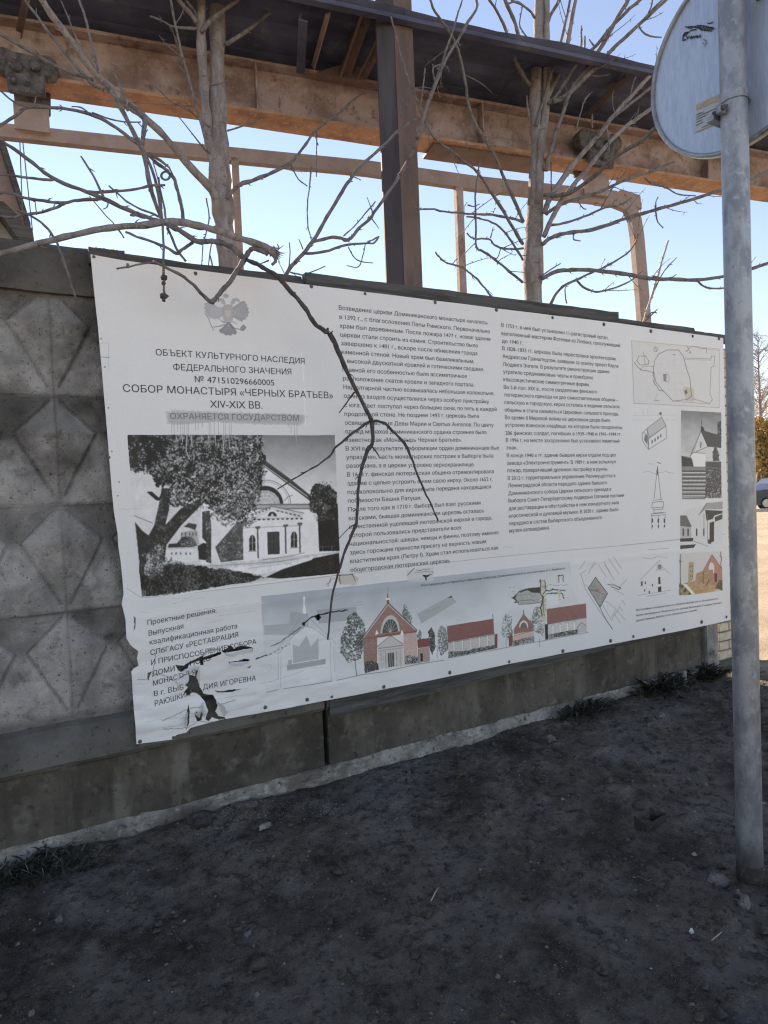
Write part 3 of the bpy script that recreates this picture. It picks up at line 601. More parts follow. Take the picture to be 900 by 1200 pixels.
leaves(A3((650, 700), (640, 520), (660, 480), (745, 455), (800, 480), (862, 530), (872, 700)), (34, 34, 34), 120, .2, .6, 5, 20, 1, -.5)
poly(A5((705, 60), (870, 0), (885, 385), (718, 388)), (36, 36, 36), noise=.3, nscale=.9, seed=14); line(A5((720, 352), (850, 348)), .6, 110); line(A5((745, 340), (748, 384)), .6, 120); line(A5((820, 340), (822, 380)), .6, 120)
# big tree
poly(A4((55, 80), (110, 145), (165, 190), (90, 400)), (50, 50, 50), noise=.3); line(A4((50, 30), (200, 90)), .9, 60)
poly(A1((75, 610), (85, 500), (140, 400), (165, 290), (170, 250), (210, 250), (200, 340), (185, 400), (250, 330), (340, 285), (350, 300), (250, 400), (190, 480), (180, 560), (180, 605)), (52, 52, 52), noise=1.1, nscale=.9, seed=5)
leaves(A1((100, 600), (110, 520), (160, 470), (180, 500), (180, 605)), 60, 190, .0, .8, 2, 6)
poly(A1((108, 265), (130, 262), (160, 288), (175, 255), (185, 300), (150, 300)), 35)
leaves(A1((33, 30), (580, 34), (592, 60), (560, 130), (590, 190), (560, 300), (520, 390), (400, 360), (330, 290), (240, 330), (195, 320), (200, 240), (150, 240), (120, 190), (75, 185), (42, 170)), (24, 24, 24), (165, 165, 165), .14, .55, 8, 7, 1, -.34)
leaves(A1((33, 30), (200, 32), (190, 120), (140, 160), (42, 165)), (26, 24, 22), 60, .35, .5, 3, 11)
poly(A2((10, 70), (95, 70), (105, 330), (20, 330)), (70, 64, 58), .5)
for x, y in ((225, 524), (214, 518), (207, 515), (253, 523), (262, 528), (245, 517), (269, 526)): line([(x-1, 509), (x, y)], .9, 170, .9)
line([(219, 510), (218, 528), (222, 538)], 1.3, 165, .8); line([(347, 510), (347.6, 517)], 1, 165, .8)
poly(A1((45, 25), (880, 30), (880, 35), (45, 35)), 60, .5)
# white drip-like scratch streaks
line([(353.5, 412), (354.5, 425), (356, 447)], .9, 236, .9); line([(356.5, 455), (357.5, 480), (358.4, 503)], .9, 232, .8)

def soften(x0, y0, x1, y1, n=2, grain=.06):
    W = window(x0, y0, x1, y1); A_ = IMG[W].copy()
    for _ in range(n):
        A_[1:-1] = (A_[:-2]+2*A_[1:-1]+A_[2:])/4; A_[:, 1:-1] = (A_[:, :-2]+2*A_[:, 1:-1]+A_[:, 2:])/4
    A_ *= np.exp(grain*fbm(UX[W], UY[W], 1.3, 2, 88)+.10*fbm(UX[W], UY[W], .12, 3, 89))[..., None]; k = inside(PH, UX[W], UY[W]) if n > 3 else np.ones(A_.shape[:2], bool)
    IMG[W] = np.where(k[..., None], A_, IMG[W])
# dappled shade of the big tree over the wall and lawn, then the softness of an enlarged photograph
leaves(A1((340, 350), (520, 330), (560, 380), (500, 420), (400, 400)), 60, 170, .1, .6, 3, 71, .8, .05)
leaves(A1((180, 600), (180, 560), (260, 555), (300, 600), (250, 660)), 40, 120, .1, .7, 3, 72, .9, -.2)
TREE = A1((45, 30), (560, 34), (578, 60), (548, 130), (575, 190), (548, 300), (510, 372), (400, 345), (330, 280), (245, 318), (205, 300), (205, 235), (160, 228), (125, 180), (80, 178), (45, 160))
dabs(TREE, 5200, .95, (14, 17, 20, 24, 28, 36, 52, 76, 120, 170), 101, 2.4)
dabs(A1((420, 40), (560, 40), (570, 190), (540, 330), (430, 330)), 900, .9, (30, 60, 100, 150, 180, 200), 102, 3.5)
dabs(A1((200, 240), (560, 240), (550, 320), (400, 350), (250, 320)), 700, .9, (40, 60, 110, 160, 195, 205), 103, 3)
dabs(A1((85, 600), (95, 500), (145, 400), (170, 280), (205, 280), (195, 345), (190, 400), (250, 340), (330, 292), (250, 395), (190, 480), (180, 600)), 1500, .9, (28, 34, 40, 52, 70, 100, 140), 104, .4, .8, 1.9, .35)
dabs(A1((105, 560), (165, 480), (185, 560), (180, 610), (110, 610)), 300, 1.0, (50, 90, 140, 180, 205), 105, 1, .9, 1.7, .35)
dabs(A1((90, 605), (190, 560), (320, 568), (450, 582), (580, 610), (500, 636), (240, 668), (95, 684)), 2600, .8, (18, 24, 32, 44, 60, 84, 118), 106, .8, .85, 1.5, .4)
dabs(A1((180, 540), (250, 548), (260, 640), (215, 670), (185, 640)), 500, .9, (16, 22, 34, 60, 100), 107, 2)
dabs(A1((640, 605), (720, 562), (890, 515), (893, 592), (700, 612)), 900, .9, (28, 34, 42, 56, 76), 108, .5, .8, 1.5, .4)
dabs(A1((410, 545), (400, 490), (470, 395), (500, 390), (500, 535)), 500, 1.0, (60, 80, 100, 125, 150), 109, .6, .8)
dabs(A1((338, 350), (362, 345), (370, 400), (370, 550), (352, 545), (352, 470)), 240, .9, (36, 50, 80, 130, 170), 110, .6, .85, 1.6, .3)
dabs(A1((780, 260), (800, 232), (845, 232), (878, 270), (880, 380), (800, 380), (795, 300)), 1100, .9, (22, 28, 36, 52, 84, 120), 111, 1.8)
dabs(A1((806, 385), (880, 385), (885, 480), (808, 486)), 500, .9, (24, 30, 38, 56), 112, .4, .8)
dabs(A4((420, 250), (440, 205), (520, 205), (555, 260), (480, 280)), 160, .8, (40, 70, 110, 150), 113, 1)
dabs(A1((330, 560), (560, 548), (800, 512), (640, 590), (430, 575)), 260, .9, (150, 170, 195, 210), 114, .5, .7, 1.5, .3)
soften(150, 509, 399, 699, 2, .06)
_k = inside(PH, UX[_PW], UY[_PW])[..., None]; IMG[_PW] = np.where(_k, np.clip(IMG[_PW], 0, None)**1.22*1.06, _keep); del _keep, _k
for x, y in ((225, 524), (214, 518), (207, 515), (253, 523), (262, 528), (245, 517), (269, 526)): line([(x-1, 509), (x, y)], 1.0, 168, .9)
line([(219, 510), (218, 528), (222, 538)], 1.5, 168, .85)
# --- panorama strip
C6, C7 = Z(300, 650, 4.0909), Z(480, 640, 3.3333)
W = window(300, 655, 695, 815); X, Y = UX[W], UY[W]
ps = [(306, 699), (545, 672), (668, 658), (672, 690), (690, 742), (500, 778), (312, 812)]
k = inside(ps, X, Y); mid = 699-(X-306)*.112
t_ = np.clip((Y-mid)/62, 0, 1)*1.0; rr = np.clip((X-560)/140, 0, .55); t_ = np.clip(t_+rr, 0, 1)[..., None]
cc = (col((146, 157, 165))*(1-t_)+col((190, 193, 194))*t_)*np.exp(.10*fbm(X, Y, .05, 4, 44))[..., None]
IMG[W] = np.where(k[..., None], cc, IMG[W]); del X, Y, k, t_, cc
poly(C6((165, 275), (250, 280), (250, 385), (40, 385), (40, 340), (160, 330)), (132, 140, 144), .55)
poly(C6((290, 265), (480, 250), (485, 310), (300, 330)), (120, 128, 132), .5)
# section drawing of the nave
poly(C6((105, 470), (180, 390), (235, 345), (290, 360), (375, 440), (380, 590), (110, 600)), (196, 198, 199), .9)
for P in (((95, 462), (232, 282), (382, 425)), ((105, 480), (175, 392), (215, 350), (245, 342), (270, 352), (310, 380), (352, 405), (360, 450)), ((105, 470), (110, 600)), ((372, 440), (376, 560)), ((120, 485), (120, 640)), ((355, 450), (360, 600))):
    line(C6(*P), .6, (110, 116, 120), .75)
poly(C6((225, 282), (225, 262), (228, 240), (225, 205), (230, 198), (234, 205), (233, 240), (240, 262), (240, 284)), (222, 224, 225)); line(C6((222, 208), (237, 208)), .4, 220)
poly(C6((175, 430), (205, 440), (240, 385), (262, 440), (298, 398), (300, 500), (178, 520)), (150, 156, 160), .8, noise=.1, nscale=1.2); poly(C6((150, 530), (335, 500), (335, 525), (150, 557)), (140, 146, 150), .9)
for x in (155, 312): poly(C6((x, 505), (x+16, 502), (x+16, 525), (x, 528)), (140, 146, 150), .8)
line(C6((52, 660), (108, 648)), 1.0, 105); line(C6((132, 645), (365, 605)), 1.0, 105); line(C6((387, 602), (500, 575), (620, 560), (770, 525), (900, 505)), 1.0, 105)
# trees of the drawing
def dtree(P, dark, light, seed, a=1, cover=-.25): leaves(P, dark, light, .1, .9, 1.5, seed, a, cover)
dtree(C6((440, 300), (470, 275), (500, 300), (520, 340), (525, 400), (500, 500), (440, 520), (405, 470), (405, 400), (430, 330)), (70, 78, 72), (150, 158, 150), 30); line(C6((473, 500), (481, 580)), 1.2, (80, 82, 78))
dtree(C6((700, 265), (712, 235), (730, 270), (748, 300), (745, 340), (700, 300)), (90, 104, 96), (160, 168, 160), 31)
dtree(C6((770, 380), (785, 360), (795, 385), (790, 410), (772, 400)), (100, 110, 104), 160, 32)
dtree(C6((825, 370), (838, 345), (855, 380), (858, 440), (845, 480), (830, 440)), (58, 66, 62), (130, 138, 130), 33)
dtree(C6((870, 380), (885, 340), (905, 350), (925, 400), (915, 470), (870, 460)), (100, 110, 104), (165, 170, 165), 34, cover=-.05)
# main church elevation in brick
poly(C6((510, 400), (580, 395), (580, 548), (520, 570)), (142, 102, 90), noise=.4, nscale=1.0, seed=12); poly(C6((705, 380), (768, 370), (775, 520), (710, 530)), (186, 150, 136), noise=.3, nscale=1.0, seed=13)
poly(C6((512, 398), (632, 232), (770, 360), (768, 372)), (146, 104, 92), noise=.35, nscale=.9, seed=14)
line(C6((508, 400), (632, 230), (772, 362)), 1.1, 60); line(C6((516, 396), (632, 240), (764, 360)), .7, 208)
ellipse(300+642/4.09, 650+372/4.09, 46/4.09, 82/4.09, (178, 172, 166), t1=180, slope=-.12); ellipse(300+642/4.09, 650+372/4.09, 38/4.09, 64/4.09, (74, 76, 76), t1=180, slope=-.12); ellipse(300+642/4.09, 650+372/4.09, 38/4.09, 64/4.09, 190, t1=180, wd=.5, slope=-.12)
for k in range(1, 8):
    a_ = math.radians(k*22.5); line([(300+642/4.09, 650+372/4.09), (300+(642+36*math.cos(a_))/4.09, 650+(372-60*math.sin(a_))/4.09)], .4, 200)
poly(C6((510, 398), (770, 360), (770, 372), (512, 408)), (150, 92, 84)); line(C6((600, 386), (705, 372)), .8, (150, 40, 44)); line(C6((512, 404), (768, 368)), .5, 60)
for x in (570, 690): poly(C6((x, 385), (x+8, 358), (x+18, 380)), (206, 202, 198))
poly(C6((582, 440), (645, 388), (702, 425), (705, 530), (590, 548)), (178, 174, 168), noise=.15, nscale=1.4); line(C6((578, 442), (645, 388), (705, 428)), .8, 66); line(C6((585, 450), (705, 434)), .8, 80); line(C6((585, 462), (705, 446)), .5, 90)
poly(C6((630, 472), (660, 468), (662, 535), (633, 540)), (70, 72, 74)); line(C6((640, 472), (642, 538)), .5, 205); line(C6((650, 472), (652, 536)), .5, 205); line(C6((620, 465), (622, 545)), .7, 90); line(C6((672, 462), (674, 535)), .7, 90)
for x in (600, 690): line(C6((x, 465), (x+2, 540)), .9, (140, 136, 130), .7)
poly(C6((625, 232), (626, 205), (630, 180), (634, 205), (638, 230)), (140, 76, 62)); line(C6((630, 155), (631, 190)), .5, 90); poly(C6((622, 208), (640, 206), (640, 216), (622, 218)), (206, 204, 200))
leaves(C6((520, 565), (518, 520), (545, 505), (585, 520), (588, 550)), 52, 170, .1, 1.0, 1, 36); leaves(C6((712, 525), (712, 490), (745, 475), (775, 490), (775, 518)), 52, 180, .1, 1.0, 1, 37)
poly(C6((778, 450), (830, 440), (832, 510), (780, 518)), (164, 130, 118), noise=.2, nscale=1); poly(C6((772, 406), (828, 400), (832, 438), (775, 448)), (132, 62, 58)); poly(C6((786, 475), (798, 472), (799, 510), (788, 512)), 50); line(C6((778, 452), (778, 520)), 1, 60)
# middle and right buildings
poly(C7((147, 375), (328, 345), (330, 398), (150, 435)), (176, 170, 164), noise=.2, nscale=.9, seed=4); poly(C7((145, 312), (326, 283), (329, 342), (147, 376)), (134, 78, 74), noise=.16); line(C7((147, 378), (330, 345)), .9, 58)
for x in (172, 205, 238, 272, 303): line(C7((x, 378-(x-147)*.17), (x+1, 420-(x-147)*.17)), 1.6, (206, 204, 200)); line(C7((x+2, 378-(x-147)*.17), (x+3, 420-(x-147)*.17)), .4, 100)
leaves(C7((150, 436), (150, 412), (200, 410), (330, 385), (330, 400)), 60, 165, .0, 1.0, 1, 38); poly(C7((330, 345), (342, 342), (342, 398), (331, 400)), (124, 66, 60)); line(C7((324, 266), (325, 290)), 1.0, 60)
poly(C7((403, 350), (484, 328), (486, 372), (404, 388)), (172, 118, 102), noise=.4, nscale=1.0, seed=5); poly(C7((410, 322), (445, 268), (484, 310), (484, 330), (406, 345)), (146, 96, 84), noise=.3); poly(C7((404, 352), (484, 332), (484, 350), (404, 372)), (196, 172, 162), .7)
ellipse(480+446/3.333, 640+318/3.333, 18/3.333, 28/3.333, (200, 190, 182), t1=180); ellipse(480+446/3.333, 640+318/3.333, 13/3.333, 20/3.333, (96, 100, 102), t1=180); line(C7((405, 330), (445, 266), (487, 312)), .8, 58); line(C7((445, 250), (446, 268)), 1.2, 50)
leaves(C7((404, 390), (404, 370), (445, 360), (486, 355), (486, 374)), 60, 150, .0, 1, 1, 39); poly(C7((386, 350), (402, 345), (403, 388), (388, 392)), (130, 68, 60))
for P, s_ in ((((360, 300), (375, 265), (398, 275), (402, 340), (380, 370), (358, 350)), 40), (((470, 290), (490, 235), (528, 240), (530, 310), (520, 350), (480, 330)), 41), (((110, 330), (125, 305), (142, 320), (150, 400), (120, 430), (108, 380)), 42)): dtree(C7(*P), (96, 106, 102), (166, 172, 168), s_, 1, -.1)
dtree(C7((78, 330), (88, 318), (97, 350), (95, 400), (82, 400)), (56, 64, 60), (120, 128, 122), 43)
poly(C7((540, 305), (692, 280), (694, 335), (540, 362)), (182, 178, 174), noise=.12, nscale=.8); poly(C7((536, 246), (690, 224), (692, 278), (538, 304)), (140, 86, 80), noise=.18); line(C7((540, 305), (692, 280)), .9, 58); poly(C7((528, 306), (540, 304), (541, 364), (530, 366)), 44)
for x in (560, 588, 616, 644): line(C7((x, 312-(x-560)*.17), (x+1, 340-(x-560)*.17)), 1.4, (212, 210, 206)); ellipse(480+x/3.333, 640+(312-(x-560)*.17)/3.333, 1.6, 1.6, 120, wd=.4, t1=180)
poly(C7((657, 318), (672, 300), (690, 308), (692, 334), (658, 338)), (168, 168, 166)); line(C7((655, 318), (672, 298), (692, 312)), .7, 56); line(C7((658, 318), (658, 340)), .7, 56)
leaves(C7((542, 362), (542, 345), (600, 335), (655, 325), (656, 342)), 56, 150, .0, 1, 1, 45); line(C7((150, 437), (345, 402), (530, 368), (700, 336)), .8, 110)
for x in (106, 376, 508): line(C7((x, 385 if x < 200 else 362), (x+1, 436 if x < 200 else 395)), .7, 100)
poly(C7((30, 265), (160, 195), (180, 218), (46, 300)), (146, 158, 154), .9); line(C7((30, 265), (160, 195), (180, 218), (46, 300)), .5, (110, 120, 118), .8, closed=True); line(C7((62, 258), (118, 236)), .4, 90); poly(C7((145, 203), (162, 194), (168, 200)), 45)
line(C6((465, 232), (510, 226)), .5, 110, .8); line(C6((455, 245), (515, 238)), .5, 110, .8)
# scorched repair over the strip
D8 = Z(580, 660, 7.5)
poly(D8((150, 300), (220, 235), (300, 215), (400, 208), (400, 350), (205, 362)), (150, 154, 150), .95, noise=.2, nscale=.5); poly(D8((160, 300), (225, 240), (310, 218), (400, 210), (400, 262), (340, 262), (280, 240), (200, 268), (175, 320)), (58, 58, 54), 1, noise=.5, nscale=.6, rag=1)
line(D8((205, 362), (300, 358), (400, 345)), .9, 60); line(D8((200, 330), (300, 322), (350, 330)), .7, 74, jit=.7); line(D8((200, 285), (290, 270), (345, 290)), .6, 90, jit=.7)
poly(D8((398, 150), (440, 142), (450, 200), (448, 330), (455, 480), (440, 540), (420, 520), (392, 440), (395, 300)), (178, 176, 148), 1, noise=.55, nscale=.7, seed=7, rag=1.5)
line(D8((402, 150), (398, 260), (420, 300), (405, 400), (408, 460)), 2.2, 40, jit=1.5); line(D8((440, 150), (444, 240), (430, 270)), 1.2, 44, jit=1); line(D8((425, 320), (430, 460)), .9, 60, jit=1)
line(D8((450, 245), (510, 232), (560, 235), (615, 245)), 1.8, 48, jit=1.4); line(D8((450, 270), (500, 265), (560, 262), (590, 270), (612, 310)), 1.6, 52, jit=1.4); line(D8((560, 170), (558, 110), (600, 105), (605, 160)), 1.3, 44, jit=1.4)
poly(D8((555, 225), (580, 225), (572, 300), (556, 300)), (182, 172, 134)); line(D8((450, 225), (480, 190), (560, 195), (650, 190)), .8, 86, dash=2, jit=1)
line(D8((150, 300), (185, 322), (175, 345), (205, 340)), 1.8, 40, jit=1)
for sx in range(20): x_ = RNG.uniform(120, 660); y_ = RNG.uniform(190, 360); line(D8((x_, y_), (x_+14, y_-4)), .6, 60, .8)
poly(D8((460, 290), (555, 280), (560, 360), (480, 380)), (200, 201, 201), .8, rag=2)
# block plan sketch
for P in (((665, 90), (685, 60)), ((700, 110), (722, 60)), ((715, 85), (730, 65)), ((760, 60), (785, 105)), ((775, 45), (820, 110)), ((795, 40), (830, 90)), ((765, 75), (800, 130)), ((740, 75), (770, 120)), ((755, 230), (790, 290), (820, 240)), ((770, 215), (808, 245), (790, 280)), ((820, 235), (835, 255)), ((810, 250), (845, 290)), ((800, 265), (825, 300)), ((830, 210), (845, 230)), ((790, 145), (820, 160), (850, 130)), ((800, 170), (840, 190)), ((700, 165), (730, 120)), ((668, 110), (690, 95)), ((690, 150), (705, 165))):
    line(C7(*P), .7, 96, .8)
poly(C7((700, 165), (728, 122), (775, 185), (745, 240)), (140, 140, 136), 1, noise=.5, nscale=.8); line(C7((700, 165), (728, 122), (775, 185), (745, 240)), 1.2, 54, closed=True); poly(C7((726, 166), (742, 168), (740, 180), (728, 178)), (170, 104, 82)); line(C7((670, 110), (690, 170), (740, 250), (795, 325)), .8, 120); line(C7((745, 242), (770, 290), (795, 325)), 1.0, 60); line(C7((705, 168), (768, 190)), .6, 60)
line(C7((775, 150), (800, 152), (825, 165), (818, 170), (790, 160)), 1.3, 70, jit=1)
dabs(C6((440, 300), (470, 275), (500, 300), (520, 340), (525, 400), (500, 500), (440, 520), (405, 470), (405, 400), (430, 330)), 420, .6, (56, 70, 84, 110, 140, 168), 121, 1)
dabs(C6((512, 402), (578, 398), (580, 545), (520, 565)), 300, .6, (110, 130, 150, 168, 186), 122, .2, .5, .1, .35); dabs(C6((706, 382), (766, 372), (772, 518), (710, 528)), 260, .6, (140, 160, 178, 192), 123, .2, .5, .1, .35)
dabs(C6((520, 392), (632, 246), (760, 358)), 200, .6, (120, 140, 160), 124, .2, .4, .1, .35); dabs(C6((590, 470), (628, 465), (630, 540), (594, 545)), 120, .6, (130, 160, 190), 125, .2, .6); dabs(C6((664, 465), (702, 460), (704, 528), (668, 534)), 120, .6, (130, 160, 190), 126, .2, .6)
dabs(C7((150, 376), (328, 347), (330, 396), (152, 432)), 300, .6, (130, 160, 185, 200), 127, .2, .55); dabs(C7((542, 306), (690, 282), (692, 332), (542, 360)), 260, .6, (130, 165, 190, 205), 128, .2, .55); dabs(C7((404, 352), (484, 330), (486, 370), (405, 386)), 120, .6, (140, 160, 190), 129, .2, .6)
for P_, q in ((((365, 300), (378, 268), (396, 278), (400, 340), (380, 366), (360, 348)), 131), (((472, 290), (490, 238), (526, 242), (528, 310), (518, 346), (482, 330)), 132), (((112, 330), (125, 308), (140, 322), (148, 400), (120, 428), (110, 380)), 133)): dabs(C7(*P_), 120, .55, (90, 110, 135, 160, 180), q, .8, .8)
# --- fold line where upper and lower sheets meet, creases, small burns
line([(148, 689), (166, 700.5), (230, 694), (300, 686), (400, 673.5), (478, 664), (560, 655), (640, 647), (730, 639.3), (796, 632), (850, 626)], .7, 126, .9)
line([(205, 697), (300, 684), (399, 672)], .8, 236, .8)
for P in (((203, 707), (240, 700)), ((225, 716), (280, 708)), ((256, 722), (300, 716)), ((240, 731), (262, 726)), ((170, 845), (240, 838)), ((190, 852), (215, 850)), ((252, 838), (310, 822)), ((265, 812), (290, 806)), ((192, 854), (228, 845)), ((240, 822), (300, 812)), ((590, 640.5), (600, 641)), ((140, 597), (166, 596))):
    line(P, .6, 140, .7, jit=1.2)
G6 = Z(300, 650, 4.0909)
poly(G6((395, 98), (460, 90), (495, 115), (480, 140), (410, 145), (385, 125)), (176, 166, 152), .8, rag=2); line(G6((385, 100), (460, 92), (475, 122)), 1.1, 36, jit=1.2); line(G6((345, 150), (360, 110)), 1.0, 50, jit=1.5); line(G6((400, 96), (402, 140)), 1.1, 44, jit=1); line(G6((375, 110), (340, 145)), .6, 60, jit=2)
poly(G6((720, 75), (850, 60), (850, 130), (725, 128)), (176, 178, 178), .7); line(G6((725, 98), (758, 64)), 1.1, 54); line(G6((770, 75), (830, 72)), .8, 52, jit=1.5); poly(G6((795, 98), (838, 94), (820, 110), (812, 128), (806, 108)), 34, rag=1); line(G6((760, 85), (845, 80), (840, 100)), .6, 90, jit=1.5)
# patch at the left edge, dark marks and screws' rust
for x, y in ((118.5, 397), (123, 430), (127, 478), (131, 529), (139.5, 565), (138, 581)): ellipse(x, y, .9, .9, 90)
line([(115, 402), (127, 402), (127, 434)], .5, 150); line([(116, 418), (128, 419)], .8, 60)
# --- right column: map, drawings, photographs
R1, R2 = Z(730, 370, 5.2941), Z(730, 540, 5.2941)
poly(R1((55, 155), (600, 205), (600, 570), (72, 543)), (188, 186, 182), .7, noise=.06, nscale=.2); line(R1((55, 155), (600, 205), (600, 570), (72, 543)), .7, 120, .8, closed=True)
poly(R1((58, 155), (600, 206), (595, 216), (80, 172)), (196, 186, 156), .5); poly(R1((370, 450), (440, 440), (440, 530), (390, 530)), (170, 140, 84), .45, rag=3)
line(R1((200, 275), (225, 235), (280, 212), (345, 212), (375, 250), (395, 330), (415, 390), (425, 500), (395, 520), (310, 530), (240, 455), (205, 410), (190, 330), (200, 275)), .9, 84)
line(R1((190, 350), (195, 410), (230, 465), (250, 470)), 1.1, 84, jit=1.2); line(R1((385, 262), (545, 268), (550, 250), (572, 250), (565, 315), (548, 320), (540, 480), (555, 520), (540, 545), (430, 515)), .8, 110); line(R1((385, 272), (545, 276)), .5, 110); line(R1((310, 530), (540, 548)), .6, 120)
line(R1((72, 290), (115, 335), (190, 350)), .9, 90, jit=.8); line(R1((85, 280), (100, 250), (140, 248), (165, 280), (160, 300), (110, 305), (85, 280)), .8, 84, jit=.6); line(R1((110, 330), (130, 315), (195, 312)), .6, 100); line(R1((128, 225), (140, 300)), .7, 90)
ellipse(730+204/5.294, 370+208/5.294, 2.1, 2.8, 84, wd=.6); line(R1((200, 195), (210, 220)), .5, 84); line(R1((400, 190), (420, 230), (395, 220), (415, 195), (440, 190), (520, 205), (515, 235)), .7, 84, jit=1); line(R1((440, 190), (500, 205), (600, 215)), .5, 110)
poly(R1((250, 360), (272, 362), (270, 408), (252, 405)), (130, 128, 124)); ellipse(730+272/5.294, 370+386/5.294, 3, 4.6, 90, wd=.5); poly(R1((380, 470), (395, 455), (400, 480), (388, 490)), (100, 90, 70)); line(R1((305, 240), (325, 240), (320, 250)), .7, 100); line(R1((195, 526), (225, 528)), .7, 84); line(R1((210, 485), (200, 520)), .4, 110)
for x in (240, 280, 320, 360): line(R1((x, 260), (x+6, 500)), .25, 150, .6)
for y in (300, 350, 410, 455): line(R1((205, y), (410, y+10)), .25, 150, .6)
for P in (((68, 618), (325, 616)), ((68, 646), (325, 646)), ((125, 580), (128, 615)), ((155, 580), (157, 615))): line(R1(*P), .5, 100, .8, dash=1.6)
poly(R1((150, 700), (240, 630), (270, 685), (160, 770)), (170, 170, 168)); 
for P in (((150, 700), (240, 630), (270, 685)), ((150, 700), (165, 755), (265, 685)), ((120, 730), (150, 700), (160, 830), (125, 780), (120, 730)), ((160, 830), (270, 760), (268, 685)), ((235, 600), (238, 630)), ((128, 720), (160, 760), (160, 820))): line(R1(*P), .8, 78)
for x in (178, 196, 214, 232): poly(R1((x, 775-(x-178)*.7), (x+8, 770-(x-178)*.7), (x+8, 790-(x-178)*.7), (x, 795-(x-178)*.7)), 84)
poly(R1((140, 730), (155, 745), (152, 800), (132, 770)), 110, noise=.6, nscale=1.2); ellipse(730+233/5.294, 370+606/5.294, 1.6, 1.6, 90)
for P in (((215, 35), (195, 235)), ((215, 35), (238, 240)), ((185, 258), (250, 252)), ((185, 258), (182, 290), (200, 305), (250, 300), (255, 262), (250, 252)), ((192, 292), (252, 288)), ((195, 305), (195, 325), (252, 320)), ((178, 330), (268, 322)), ((182, 335), (182, 425)), ((265, 330), (262, 410)), ((180, 340), (268, 335)), ((222, 340), (224, 420)), ((190, 245), (245, 240))): line(R2(*P), .8, 72)
for x in (185, 222, 260): poly(R2((x-5, 360), (x+5, 358), (x+5, 382), (x-5, 384)), 60); poly(R2((x-4, 400), (x+4, 398), (x+4, 412), (x-4, 414)), 60)
poly(R2((208, 70), (215, 30), (220, 70), (216, 95)), 80); line(R2((215, 10), (235, 16)), 1.2, 60); line(R2((122, 70), (160, 62), (200, 78), (260, 66), (320, 76)), .6, 110, .9, jit=1.6); line(R2((160, 18), (190, 22)), .5, 110, jit=1)
line(R2((0, 523), (120, 513), (350, 490)), .5, 120)
for P in (((110, 740), (215, 630), (290, 700)), ((205, 680), (258, 676)), ((95, 836), (300, 802)), ((160, 552), (285, 543)), ((215, 630), (228, 618), (240, 632)), ((212, 645), (212, 678)), ((244, 645), (244, 675)), ((150, 842), (240, 826), (270, 820))): line(R2(*P), .6, 96, .85)
line(R2((125, 600), (180, 606), (225, 596), (285, 600)), .5, 120, jit=1.6); poly(R2((220, 722), (233, 720), (236, 765), (222, 765)), 54); poly(R2((218, 785), (238, 778), (240, 812), (220, 814)), 44); poly(R2((217, 645), (240, 643), (240, 672), (218, 674)), 120); poly(R2((112, 750), (124, 746), (124, 775), (113, 778)), 70)
for x, y in ((140, 758), (136, 805), (165, 815), (185, 772)): poly(R2((x-4, y-7), (x+4, y-8), (x+4, y+6), (x-4, y+7)), 70)
# church photo, steps
grad(R1((360, 588), (612, 600), (612, 905), (365, 870)), (112, 112, 112), (176, 176, 176), 481, 530, noise=.35, nscale=.07, seed=21)
poly(R1((365, 868), (612, 905), (612, 1130), (368, 1125)), (120, 120, 118), noise=.2, nscale=.4)
poly(R1((485, 715), (445, 840), (430, 900), (612, 905), (612, 760)), (186, 186, 184)); poly(R1((480, 712), (500, 712), (612, 745), (612, 820), (525, 812)), (66, 66, 66), noise=.15); line(R1((418, 872), (485, 715), (528, 812), (440, 850)), .9, 60); line(R1((489, 650), (490, 712)), 1.0, 44); poly(R1((483, 712), (484, 688), (498, 688), (508, 716)), 44); line(R1((478, 782), (482, 820), (488, 785)), 1.0, 70)
poly(R1((420, 862), (440, 845), (515, 852), (512, 935), (440, 937)), (204, 204, 202)); line(R1((420, 868), (440, 848), (512, 854)), 1.0, 74); poly(R1((365, 870), (430, 888), (440, 935), (368, 935)), 54, noise=.4, nscale=1); poly(R1((515, 908), (612, 905), (612, 945), (515, 940)), 70, noise=.3); leaves(R1((590, 660), (608, 655), (612, 740), (582, 740)), 50, 120, .2, .9, 1, 47); leaves(R1((555, 850), (575, 800), (600, 860), (600, 900), (560, 900)), 56, 130, .1, .9, 1, 48)
for k in range(8): y = 960+k*24; poly(R1((370, y+60*0), (515, y), (515, y+8), (370, y+8)), 60+4*k); poly(R1((370, y+10), (515, y+10), (515, y+16), (370, y+16)), (180, 180, 178))
leaves(R1((515, 945), (612, 945), (612, 1130), (512, 1130)), 60, 140, .1, .8, 1, 49)
# street photo
poly(R2((356, 345), (400, 300), (622, 250), (620, 520), (356, 548)), (188, 188, 186)); poly(R2((358, 340), (395, 338), (428, 405), (425, 412), (358, 405)), (92, 92, 90), noise=.15); poly(R2((358, 408), (425, 412), (428, 475), (358, 480)), (160, 160, 158)); 
for x in (372, 402, 455, 500): poly(R2((x, 420), (x+9, 420), (x+9, 465), (x, 466)), 56)
poly(R2((512, 305), (620, 310), (620, 325), (568, 340), (560, 360), (520, 372)), 60, noise=.3, nscale=1); poly(R2((475, 335), (522, 262), (620, 252), (620, 300), (515, 300)), (142, 142, 140), noise=.35, nscale=1.0); poly(R2((540, 385), (568, 375), (568, 500), (540, 510)), 48, noise=.3); poly(R2((570, 350), (620, 330), (620, 360), (575, 378)), 66); line(R2((475, 335), (522, 262)), 1, 60); line(R2((505, 330), (505, 470)), .8, 90); line(R2((528, 330), (528, 510)), .7, 100)
